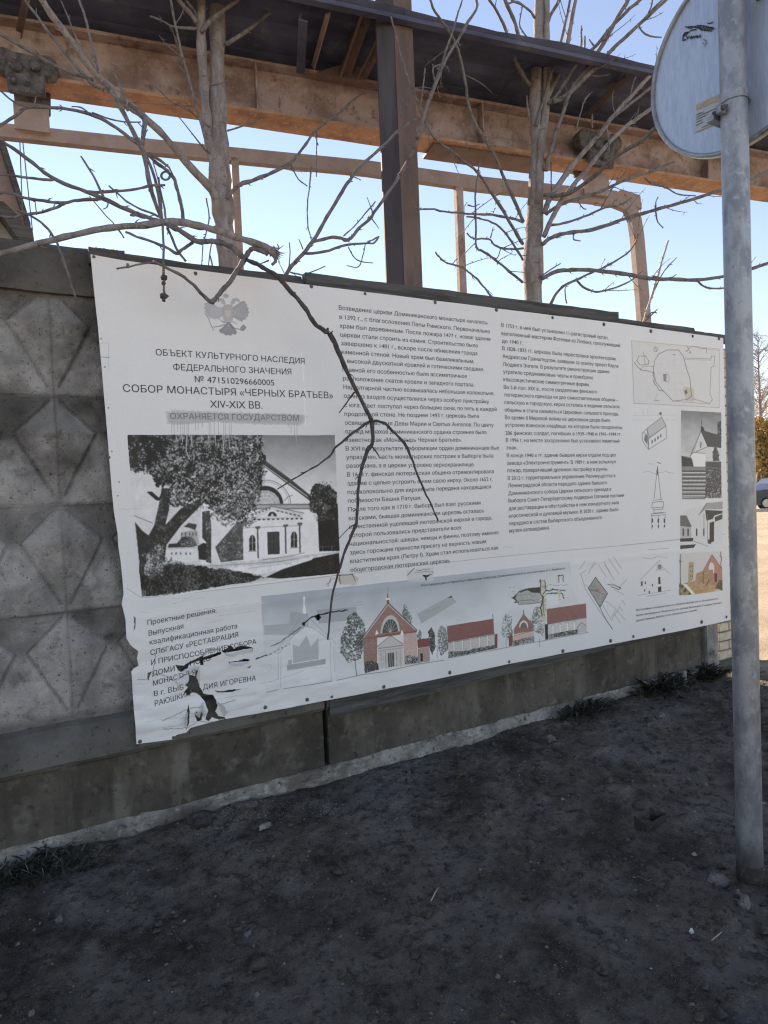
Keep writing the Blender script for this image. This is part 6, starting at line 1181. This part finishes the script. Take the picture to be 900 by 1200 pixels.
# right tree
T3 = tree(tuple(at(625, 351, .6)[:2])+(0,), 'bare many-stemmed grey tree rising behind the fence right of the brown steel column')
limb(T3, [(626, 420, 24), (624.5, 351, 23), (625, 292, 20.5), (627, 243, 20), (629.5, 171, 17), (628.5, 140, 14), (628, 98, 13), (631, 50, 12), (632, 0, 11), (632, -80, 9)], 24, 9, .6, mat='bark', name='trunk', buds=.1, foot=True)
limb(T3, [(630, 240, 10), (634, 171, 10), (638, 140, 10), (640, 98, 9), (641, 50, 7.5), (641, 0, 7), (642, -80, 6)], 9, 6, .55, mat='bark', name='limb', buds=.2)
for P, w0, w1, Ya, Yb in (([(623, 66), (611, 54), (604, 29), (592, 0), (584, -22)], 5, 4, .6, .5), ([(621, 100), (613, 88), (604, 71), (594, 39), (585, 18), (574, 0), (566, -15)], 4.5, 3, .6, .4), ([(627, 21), (620, 12), (613, 7), (599, 0)], 3, 2.5, .6, .6), ([(612, 8), (609, 28), (613, 38), (622, 50)], 2, 2, .6, .6),
        ([(638, 120), (648, 100), (657, 81), (663, 60), (667, 39), (674, 0), (678, -20)], 6, 4.5, .6, .5), ([(628, 147), (638, 115), (645, 90), (650, 75), (655, 59), (662, 30), (668, 0), (671, -18)], 4, 3, .55, .4), ([(637, 36), (645, 18), (655, 0), (662, -18)], 5, 3.5, .6, .5),
        ([(640, 200), (643, 185), (650, 160), (660, 132), (664, 118), (670, 105), (683, 86), (696, 68), (711, 44), (724, 20), (736, 0), (745, -18)], 5, 4.5, .5, .2), ([(643, 122), (655, 108), (667, 88), (679, 71), (696, 56), (715, 34), (733, 15), (750, 0), (765, -15)], 4, 3.6, .5, .0), ([(648, 120), (660, 114), (672, 105), (684, 93), (696, 81), (716, 59), (737, 40), (758, 20), (775, 5), (790, -10)], 5.5, 3.4, .45, -.1),
        ([(638, 250), (642, 238), (648, 226), (668, 198), (691, 170), (704, 155), (716, 139), (738, 115), (760, 90), (780, 72)], 6.5, 4, .5, .1), ([(700, 160), (715, 140), (738, 122), (762, 103), (785, 88)], 3.6, 3, .3, .1), ([(637, 278), (646, 258), (657, 236), (672, 217), (687, 199), (706, 176), (720, 161), (735, 147), (748, 138), (762, 128), (778, 116)], 6, 4, .5, .05),
        ([(638, 229), (655, 229), (668, 226), (677, 221), (697, 206), (718, 187), (735, 175), (755, 162), (777, 142), (795, 126), (810, 112), (826, 92), (842, 71), (856, 50), (870, 28), (888, 0), (900, -20)], 5, 3.6, .5, -1.98),
        ([(640, 251), (650, 244), (662, 238), (680, 232), (699, 226), (714, 220), (728, 213), (745, 206), (760, 202), (790, 190)], 4, 3, .5, .2), ([(645, 264), (660, 262), (677, 257), (690, 252), (704, 245), (716, 242), (726, 241), (740, 232)], 3, 2, .5, .3), ([(704, 245), (713, 228), (722, 215), (735, 200)], 2, 1.6, .35, .3),
        ([(635, 286), (645, 279), (655, 275), (672, 272), (690, 270), (715, 263), (740, 254), (768, 246), (790, 240), (820, 231), (847, 222), (875, 212), (905, 198)], 4.6, 3, .5, -.2), ([(635, 326), (650, 319), (664, 316.5), (677, 316), (706, 318), (735, 322), (760, 326), (775, 327), (816, 328), (848, 324), (864, 321), (880, 315), (900, 308), (920, 300)], 5, 3.4, .5, -.2),
        ([(645, 357), (652, 344), (662, 334), (680, 326), (697, 318), (712, 311), (726, 303), (736, 296), (743, 287), (746, 281), (748, 275)], 3.4, 1.8, .5, .3), ([(676, 329), (686, 338), (699, 342), (710, 340), (721, 337), (738, 330), (753, 317)], 2.6, 1.6, .45, .35), ([(540, 186), (560, 203), (575, 225), (589, 246), (603, 270), (613, 286)], 3, 4.2, .3, .6), ([(458, 20), (463, 38), (468, 60), (480, 95), (492, 128), (504, 154), (515, 167), (528, 176), (540, 186)], 2, 3, .2, .3),
        ([(500, -10), (510, 14), (523, 32), (534, 52), (541, 75), (546, 100), (550, 126), (560, 150), (572, 170), (583, 190), (591, 209), (603, 236), (613, 260)], 2.6, 4.2, .1, .6), ([(545, -30), (559, 6), (548, 26), (538, 45), (528, 60), (518, 80), (510, 100), (500, 126), (494, 145), (489, 162)], 3, 4, .1, .1), ([(545, -10), (538, 10), (533, 28), (528, 44), (519, 70), (510, 96), (500, 128), (491, 160), (486, 172)], 2, 3, .14, .12),
        ([(486, 172), (476, 192), (468, 206)], 4, 4, .15, .25), ([(498, 80), (496, 100), (493, 124)], 1.8, 1.6, .1, .1), ([(510, 96), (507, 80), (515, 76)], 2.6, 1.6, .1, .1), ([(483, 239), (487, 243), (492, 245), (505, 245), (520, 248), (540, 250), (556, 251), (570, 251.5), (584, 253), (600, 256), (613, 260)], 1.8, 3, .4, .6),
        ([(547, 254), (558, 255), (572, 259), (581, 263), (589, 270), (602, 287), (613, 305)], 1.8, 3, .4, .6), ([(563, 188), (559, 210), (557, 231), (558, 262), (558, 289), (565, 294), (579, 303), (596, 317), (612, 331)], 2, 3.2, .3, .6), ([(547, 273), (552, 278), (558, 280), (572, 280), (580, 287), (589, 291), (602, 292), (613, 291)], 1.8, 2.6, .4, .6),
        ([(510, 295), (515, 301), (520, 306), (530, 310), (540, 313), (552, 321), (560, 328), (568, 338), (576, 348)], 2, 2.4, .5, .5), ([(575, 279), (578, 266)], 1.6, 1, .4, .4), ([(587, 291), (583, 302), (578, 304)], 1.6, 1.2, .45, .45), ([(548, 240), (555, 242), (562, 239)], 1.6, 1, .35, .35), ([(635, 324), (648, 314), (657, 309)], 2, 1.2, .5, .5),
        ([(664, 356), (662, 340), (664, 334)], 1.8, 1.4, .4, .4), ([(672, 270), (672, 280), (680, 282)], 1.8, 1.4, .4, .4), ([(678, 236), (682, 243), (687, 245)], 1.8, 1.2, .3, .3), ([(646, 190), (646, 220), (648, 228)], 2, 1.6, .5, .5), ([(768, 246), (769, 235), (771, 231)], 2, 1.4, .1, .1), ([(768, 246), (771, 260), (777, 267)], 2, 1.4, .1, .1),
        ([(755, 208), (765, 215), (780, 220), (797, 228), (815, 229)], 2, 1.4, .1, .1), ([(816, 328), (822, 334), (832, 338), (849, 337)], 2.4, 1.8, .0, .0), ([(675, 152), (681, 130), (684, 120), (691, 110), (684, 118)], 2, 1, .3, .3), ([(679, 70), (681, 50), (681, 30)], 2.4, 1.6, .4, .4), ([(685, 66), (686, 42)], 2.6, 2, .4, .4), ([(697, 55), (690, 46)], 3, 1.6, .4, .4),
        ([(712, 60), (714, 76), (722, 80), (727, 79)], 2.6, 1.6, .2, .2), ([(747, 28), (756, 40), (775, 44)], 2.2, 1.6, .0, .0), ([(755, 22), (766, 10), (780, -4)], 2.6, 2, .0, .0), ([(759, 18), (763, 8), (766, -5)], 2, 1.6, .0, .0), ([(617, 112), (618, 125), (620, 140)], 2.4, 3, .5, .5), ([(596, 4), (606, 2), (617, 9)], 2, 2, .6, .6), ([(694, 150), (694, 134)], 2, 1.4, .2, .2), ([(712, 150), (714, 170), (714, 180)], 2, 1.4, .2, .2)):
    limb(T3, P, w0, w1, Ya, Yb, mat='bark' if w0 > 5.5 else 'twig', buds=1.3, twigs=5 if len(P) > 8 else 2 if len(P) > 5 else 0)
sp = tag(empty('pale_sapling', tuple(at(752, 385, .5)[:2])+(0,)), 'pale thin sapling shoots in front of the right post of the rail frame', 'sapling')
limb(sp, [(745, 420), (752, 385), (760, 360), (766, 340), (772, 320), (778, 298), (783, 282)], 3.4, 2.2, .4, .3, 'paletwig', 'shoot', foot=True)
for P in ([(764, 348), (769, 335), (778, 318), (785, 310), (793, 302)], [(758, 372), (764, 366), (770, 367)], [(756, 376), (765, 368), (770, 362)], [(775, 328), (770, 325), (764, 323)], [(777, 328), (787, 325), (793, 322)]): limb(sp, P, 2, 1.2, .35, .3, 'twig', 'shoot')

# ------------------------------------------------------------------ sign pole
pole = tag(empty('sign_pole', (2.41, -1.81, 0)), 'galvanised steel sign pole carrying the round sign at the right', 'pole')
Pf = at_h(879.5, 1030, 0.0); PYP = Pf[1]; ztop = 3.9
def polex(z):                                   # slight lean
    return None
axis_px = [(879.5, 1030), (875.5, 880), (872, 720), (869, 560), (866, 390), (862.5, 210), (858.8, 60), (856.5, -40)]
AX = [at(x, y, PYP) for x, y in axis_px]; lean = np.polyfit([a[2] for a in AX], [a[0] for a in AX], 1)
PXC = lambda z: lean[0]*z+lean[1]
R0 = 15.4*depth(AX[3])/FOC*.93
def poleseg(z0, z1, mat, name, r=R0, n=30):
    mb = MB(); mb.rings([[(PXC(z)+r*math.cos(a), PYP+r*math.sin(a), z) for a in np.linspace(0, 2*math.pi, 33)[:-1]] for z in np.linspace(z0, z1, n)]); return mb.build(name, M[mat], pole)
poleseg(.07, ztop, 'zinc', 'tube'); poleseg(-.1, .0705, 'polefoot', 'soiled_foot', R0*1.006, 6)
poleseg(ztop, ztop+.02, 'bolt', 'cap', R0*1.02, 3)
# sign disc: seen from behind
SR = .386
sign = tag(empty('round_sign', (2.5, -1.7, 3.2)), 'back of a round galvanised traffic sign clamped behind the pole top', 'traffic sign')
nrm_yaw = math.radians(SIGN_YAW); nrm = np.array([math.sin(nrm_yaw), math.cos(nrm_yaw), 0.0]); su = np.array([math.cos(nrm_yaw), -math.sin(nrm_yaw), 0.0])
zc = SIGN_Z; cen = np.array([PXC(zc), PYP+SIGN_DY, zc])+nrm*(R0+.035)
tilt = 0
def SP(a, b, d): return cen+su*a+gzv*b+nrm*d
mb = MB(); seg = 72; ring = lambda r_, d: [SP(r_*math.cos(a), r_*math.sin(a), d) for a in np.linspace(0, 2*math.pi, seg+1)[:-1]]
mb.rings([ring(.002, 0), ring(SR*.955, 0), ring(SR*.955, .004), ring(.002, .004)], False, False); mb.build('disc', M['zincplate'], sign)
mb = MB(); mb.rings([ring(SR*.955, .002), ring(SR*.96, -.012), ring(SR*.985, -.016), ring(SR, -.008), ring(SR, .02), ring(SR*.97, .02), ring(SR*.955, .006)], True, False); mb.build('rolled_rim', M['zinc'], sign)
def sign_xy(px, py): P = at_pl(px, py, cen, nrm); d = P-cen; return d@su, d[2]
def decal(P, mat, name, d=-.0015): mb = MB(); q = [sign_xy(*p) for p in P]; mb.prism([SP(a, b, d) for a, b in q], nrm*.001); return mb.build(name, mat, sign)
def flat(name, c): m = bpy.data.materials.new(name); m.use_nodes = True; b = m.node_tree.nodes['Principled BSDF']; b.inputs['Base Color'].default_value = (*c, 1); b.inputs['Roughness'].default_value = .5; return m
S1 = Z(740, 0, 5.625); stk = flat('sticker_paper', (.42, .45, .50)); tanp = flat('sticker_band', (.42, .33, .24)); blk = flat('marker_ink', (.02, .02, .025)); prn = flat('sticker_print', (.10, .11, .13))
decal(S1((428, 720), (600, 650), (600, 798), (418, 878)), stk, 'sticker'); decal(S1((430, 690), (600, 612), (600, 655), (428, 730)), tanp, 'sticker_band', -.003); decal(S1((418, 872), (600, 796), (600, 802), (418, 880)), tanp, 'sticker_band', -.003)
def stroke(P, w_, mat, parent=sign, name='mark', d=-.0045):
    mb = MB(); q = [sign_xy(*p) for p in P]
    for (a, b), (c, e) in zip(q[:-1], q[1:]):
        v = np.array([c-a, e-b]); l = np.linalg.norm(v)+1e-9; n_ = np.array([-v[1], v[0]])/l*w_/2; v = v/l*w_*.3
        mb.prism([SP(a-v[0]+n_[0], b-v[1]+n_[1], d), SP(c+v[0]+n_[0], e+v[1]+n_[1], d), SP(c+v[0]-n_[0], e+v[1]-n_[1], d), SP(a-v[0]-n_[0], b-v[1]-n_[1], d)], nrm*.001)
    return mb
def strokes(LS, w_, mat, name):
    big = MB()
    for P in LS: m_ = stroke(P, w_, mat); big.add(m_.v, m_.f)
    return big.build(name, mat, sign)
strokes([S1((455, 690), (450, 712)), S1((462, 685), (478, 678), (474, 705)), S1((462, 695), (476, 690))], .004, stk, 'sticker_symbol')
strokes([S1((448, 748), (458, 744)), S1((432, 790), (580, 722)), S1((430, 808), (470, 790)), S1((428, 828), (475, 806)), S1((430, 775), (560, 715)), S1((468, 842), (535, 812)), S1((430, 760), (480, 738))], .0022, prn, 'sticker_lines')
strokes([S1((358, 178), (390, 188), (440, 170), (480, 172), (520, 182), (548, 190)), S1((370, 180), (400, 176), (440, 186), (470, 190)), S1((455, 170), (462, 200), (478, 178), (486, 204), (500, 180), (510, 204), (528, 184), (535, 200)), S1((440, 176), (452, 192), (446, 180)), S1((378, 212), (352, 220), (342, 238), (360, 232), (380, 214), (365, 216), (348, 232), (340, 268)), S1((388, 206), (400, 200), (430, 196)), S1((342, 240), (344, 268), (362, 262)), S1((366, 240), (372, 258), (384, 238)), S1((388, 244), (396, 256), (400, 240), (410, 252)), S1((414, 238), (420, 250), (430, 236), (434, 250)), S1((438, 236), (440, 250), (455, 232), (456, 248)), S1((505, 154), (520, 156), (540, 148)), S1((490, 185), (540, 182)), S1((470, 200), (530, 206))], .0038, blk, 'marker_scribble')
strokes([S1((478, 262), (495, 270), (496, 290), (484, 308)), S1((475, 285), (482, 292))], .0022, prn, 'faint_scribble')
# clamp
cz_ = at(864, 118, PYP)[2]; mb = MB()
mb.rings([[(PXC(cz_)+r_*math.cos(a), PYP+r_*math.sin(a), cz_+dz+.10*(math.cos(a))*0) for a in np.linspace(0, 2*math.pi, 33)[:-1]] for r_, dz in ((R0+.0005, -.016), (R0+.004, -.016), (R0+.004, .016), (R0+.0005, .016))], False, False); mb.build('clamp_band', M['zinc'], sign)
for dx, dz in ((1, 0), (-1, -.055)):
    mb = MB(); c = np.array([PXC(cz_)+dx*(R0+.018), PYP+.01, cz_+dz+.005]); mb.box(c, (.035, .02, .032)); mb.build('clamp_lug', M['zinc'], sign, .002)
    mb = MB(); mb.tube([c+np.array([dx*.006, -.03, 0]), c+np.array([dx*.006, .03, 0])], [.005, .005], 8); mb.tube([c+np.array([dx*.006, -.022, 0]), c+np.array([dx*.006, -.012, 0])], [.010, .010], 6); mb.build('clamp_bolt', M['grime'], sign)
mb = MB(); mb.box((PXC(cz_)-R0*.2, PYP+R0+.012, cz_-.05), (.10, .03, .03)); mb.build('bracket_rail', M['zinc'], sign)

# ------------------------------------------------------------------ far street on the right
def sph(mb, c, r): blob(mb, c, r, r, r, 3, .1)
car = empty('parked_car', (0, 0, 0))
cP = at_h(908, 597.5, 0.0)
car.location = tuple(cP); tag(car, 'dark blue parked car at the right edge across the street', 'car')
s = depth(cP)/FOC
cfw = np.array([CR[0], CR[1], 0]); cfw /= np.linalg.norm(cfw); cdp = np.array([-cfw[1], cfw[0], 0])
def CPt(a, b, z): return cP+cfw*a+cdp*b+gzv*z
M['carpaint'] = material('dark_blue_paint', [(.018, .028, .06)], .25, .3, spec=.6); M['glass'] = material('dark_glass', [(.05, .07, .09)], .08, 0, spec=.8); M['tyre'] = material('tyre_rubber', [(.02, .02, .02)], .9); M['hub'] = material('wheel_rim', [(.35, .35, .36)], .35, .7)
body = [(-1.2, .28), (-1.25, .62), (-1.05, .84), (-.2, .93), (.35, 1.40), (.6, 1.46), (1.9, 1.46), (2.6, 1.02), (2.95, .95), (3.0, .35), (2.8, .25), (-1.0, .22)]
mb = MB(); R_ = []
for b, k in ((0, .90), (.08, .98), (.5, 1), (1.3, 1), (1.62, .98), (1.7, .9)):
    R_.append([CPt(.9+(a-.9)*k, b+(.12 if z > .95 and b < .9 else -.12 if z > .95 else 0), .25+(z-.25)*(k if z > 1 else 1)) for a, z in body])
mb.rings(R_, False); mb.build('body', M['carpaint'], car, .02)
mb = MB(); mb.prism([CPt(-.05, .03, .98), CPt(.42, .06, 1.34), CPt(.62, .06, 1.37), CPt(.65, .03, .98)], cdp*.02); mb.build('side_window', M['glass'], car)
mb = MB(); mb.prism([CPt(.72, .03, .98), CPt(.70, .06, 1.37), CPt(1.7, .06, 1.37), CPt(1.9, .03, .98)], cdp*.02); mb.build('side_window', M['glass'], car)
mb = MB(); mb.prism([CPt(-.10, .2, .96), CPt(.30, .25, 1.38), CPt(.30, 1.45, 1.38), CPt(-.10, 1.5, .96)], cfw*-.02); mb.build('windscreen', M['glass'], car)
for a in (-.35, 2.15):
    o = empty('wheel', (0, 0, 0)); o.parent = car; o.matrix_parent_inverse = Matrix.Translation(-cP)
    for r_, d0, d1, mt, nm in ((.31, -.02, .18, 'tyre', 'tyre'), (.20, -.035, .1, 'hub', 'rim')):
        mb = MB(); c = CPt(a, .02, .31); mb.rings([[c+cdp*dd+(cfw*math.cos(t_)+gzv*math.sin(t_))*r_*k for t_ in np.linspace(0, 2*math.pi, 25)[:-1]] for dd, k in ((d0, .2), (d0, .86), (d0+.02, 1), (d1-.02, 1), (d1, .8))], False)
        ob = mb.build(nm, M[mt], None); ob.parent = o; ob.matrix_parent_inverse = Matrix()
    o2 = o
# hedge, bare birches and a dim far bank of trees
cf = np.array([CF[0], CF[1], 0]); cf /= np.linalg.norm(cf)
M['gold'] = material('dry_golden_leaf', [(.42, .28, .10), ((.25, .15, .055), 12, .42, .62, .8), ((.60, .45, .2), 40, .55, .7, .7)], .8)
M['birch'] = material('birch_twig', [(.30, .27, .27), ((.16, .14, .14), 5, .45, .65, .8)], .8)
def bush(px, py0, py1, wpx, Zc, label, n=5200):
    c = at_z(px, (py0+py1)/2, Zc); s_ = Zc/FOC; ry = (py1-py0)/2*s_; rx = wpx/2*s_; g2 = np.random.default_rng(int(px)); root = tag(empty('leafy_bush', (c[0], c[1], 0)), label, 'bush')
    mb = MB(); V = []; F = []
    for i in range(n):
        d = g2.normal(0, 1, 3); d /= np.linalg.norm(d); d *= g2.random()**.33; d *= 1+.18*math.sin(d[0]*7+d[2]*5)
        p = c+cfw*d[0]*rx+cf*d[1]*rx*.5+gzv*d[2]*ry
        a, b = g2.normal(0, .0018*Zc, 3), g2.normal(0, .0018*Zc, 3); k = len(V); V += [p, p+a, p+a+b, p+b]; F.append((k, k+1, k+2, k+3))
    mb.add(V, F); o = mb.build('foliage', M['gold'], root); 
    mb = MB()
    for i in range(40):
        d = g2.normal(0, 1, 3)*np.array([.4, .4, .4]); q = c+cfw*d[0]*rx+cf*d[1]*rx*.4+gzv*abs(d[2])*ry*1.4
        b0 = np.array([c[0], c[1], 0])+cfw*g2.normal(0, rx*.3); mb.tube([b0, (b0+q)/2+g2.normal(0, .1, 3), q], [.05, .03, .01], 5)
    mb.build('stems', M['bark'], root)
bush(900, 489, 562, 66, 36, 'bush with dry golden leaves beside the pole above the parked car', 9000)
bush(960, 480, 565, 80, 37, 'second golden bush right of the one above the car, cut by the frame', 4000)
def birch(px, pyt, Zc, label, seed, hpx=None):
    g2 = np.random.default_rng(seed); base = at_z(px, 590, Zc); base[2] = 0; topz = at_z(px, pyt, Zc)[2]; root = tag(empty('bare_birch', tuple(base)), label, 'tree', None)
    mb = MB(); tr_ = [base+np.array([.1*math.sin(k*1.3), .1*math.cos(k), topz*k/8]) for k in range(9)]; mb.tube(tr_, [.17*(1-k/8.6)+.01 for k in range(9)], 8); mb.build('trunk', M['birch'], root)
    mb = MB()
    for i in range(110):
        k = g2.uniform(.25, .98); p = base+np.array([0, 0, topz*k]); a = g2.random()*6.28; l = topz*(1-k)*.55+.5; d = np.array([math.cos(a), math.sin(a), g2.uniform(.6, 1.3)]); d /= np.linalg.norm(d)
        q = [p+d*l*t_-np.array([0, 0, .25*l*t_**3]) for t_ in (0, .3, .6, .85, 1)]; mb.tube(q, [.03, .022, .016, .010, .006], 4, False)
        for j in range(12):
            t_ = g2.uniform(.2, 1); c_ = p+d*l*t_-np.array([0, 0, .25*l*t_**3]); e = d*.5+g2.normal(0, .5, 3); ll = g2.uniform(.4, 1.0); mb.tube([c_, c_+e*ll*.5, c_+e*ll*.9-np.array([0, 0, .2*ll])], [.010, .008, .004], 3, False)
    mb.build('crown', M['birch'], root)
birch(893, 392, 46, 'bare pale birch right behind the sign pole across the street', 4); birch(938, 372, 50, 'bare birch just outside the right edge', 5); birch(1010, 400, 45, 'bare birch farther right across the street', 6); birch(880, 430, 56, 'lower bare birch behind the sign pole across the street', 8)
# wall and kerb behind the car
fw = tag(empty('street_wall', (0, 0, 0)), 'low dark wall behind the parked car under the golden bush', 'wall'); A = at_z(800, 590, 40); B = at_z(1150, 590, 40); A[2] = 0; B[2] = 0
mb = MB(); mb.prism([A, B, B+gzv*1.9, A+gzv*1.9], cf*.25); mb.build('wall_face', M['board'], fw)
mb = MB(); mb.prism([A+gzv*1.902-cf*.03, B+gzv*1.902-cf*.03, B+gzv*1.98-cf*.03, A+gzv*1.98-cf*.03], cf*.31); mb.build('coping', M['concrete'], fw)
kb = MB(); K0 = at_h(872, 600, 0); K1 = at_h(1150, 596, 0); kb.prism([K0, K1, K1+cf*.2, K0+cf*.2], (0, 0, .12)); tag(kb.build('kerb', M['concrete']), 'pale kerb stone line across the street below the parked car', kind='structure')
# dark lump of soil at the corner of the sunlit street
stone(891, 826, 9, 13, 'dark clod at the sunlit edge right of the sign pole', 'darkstone', 'clod of soil', 31, .7, group=None)
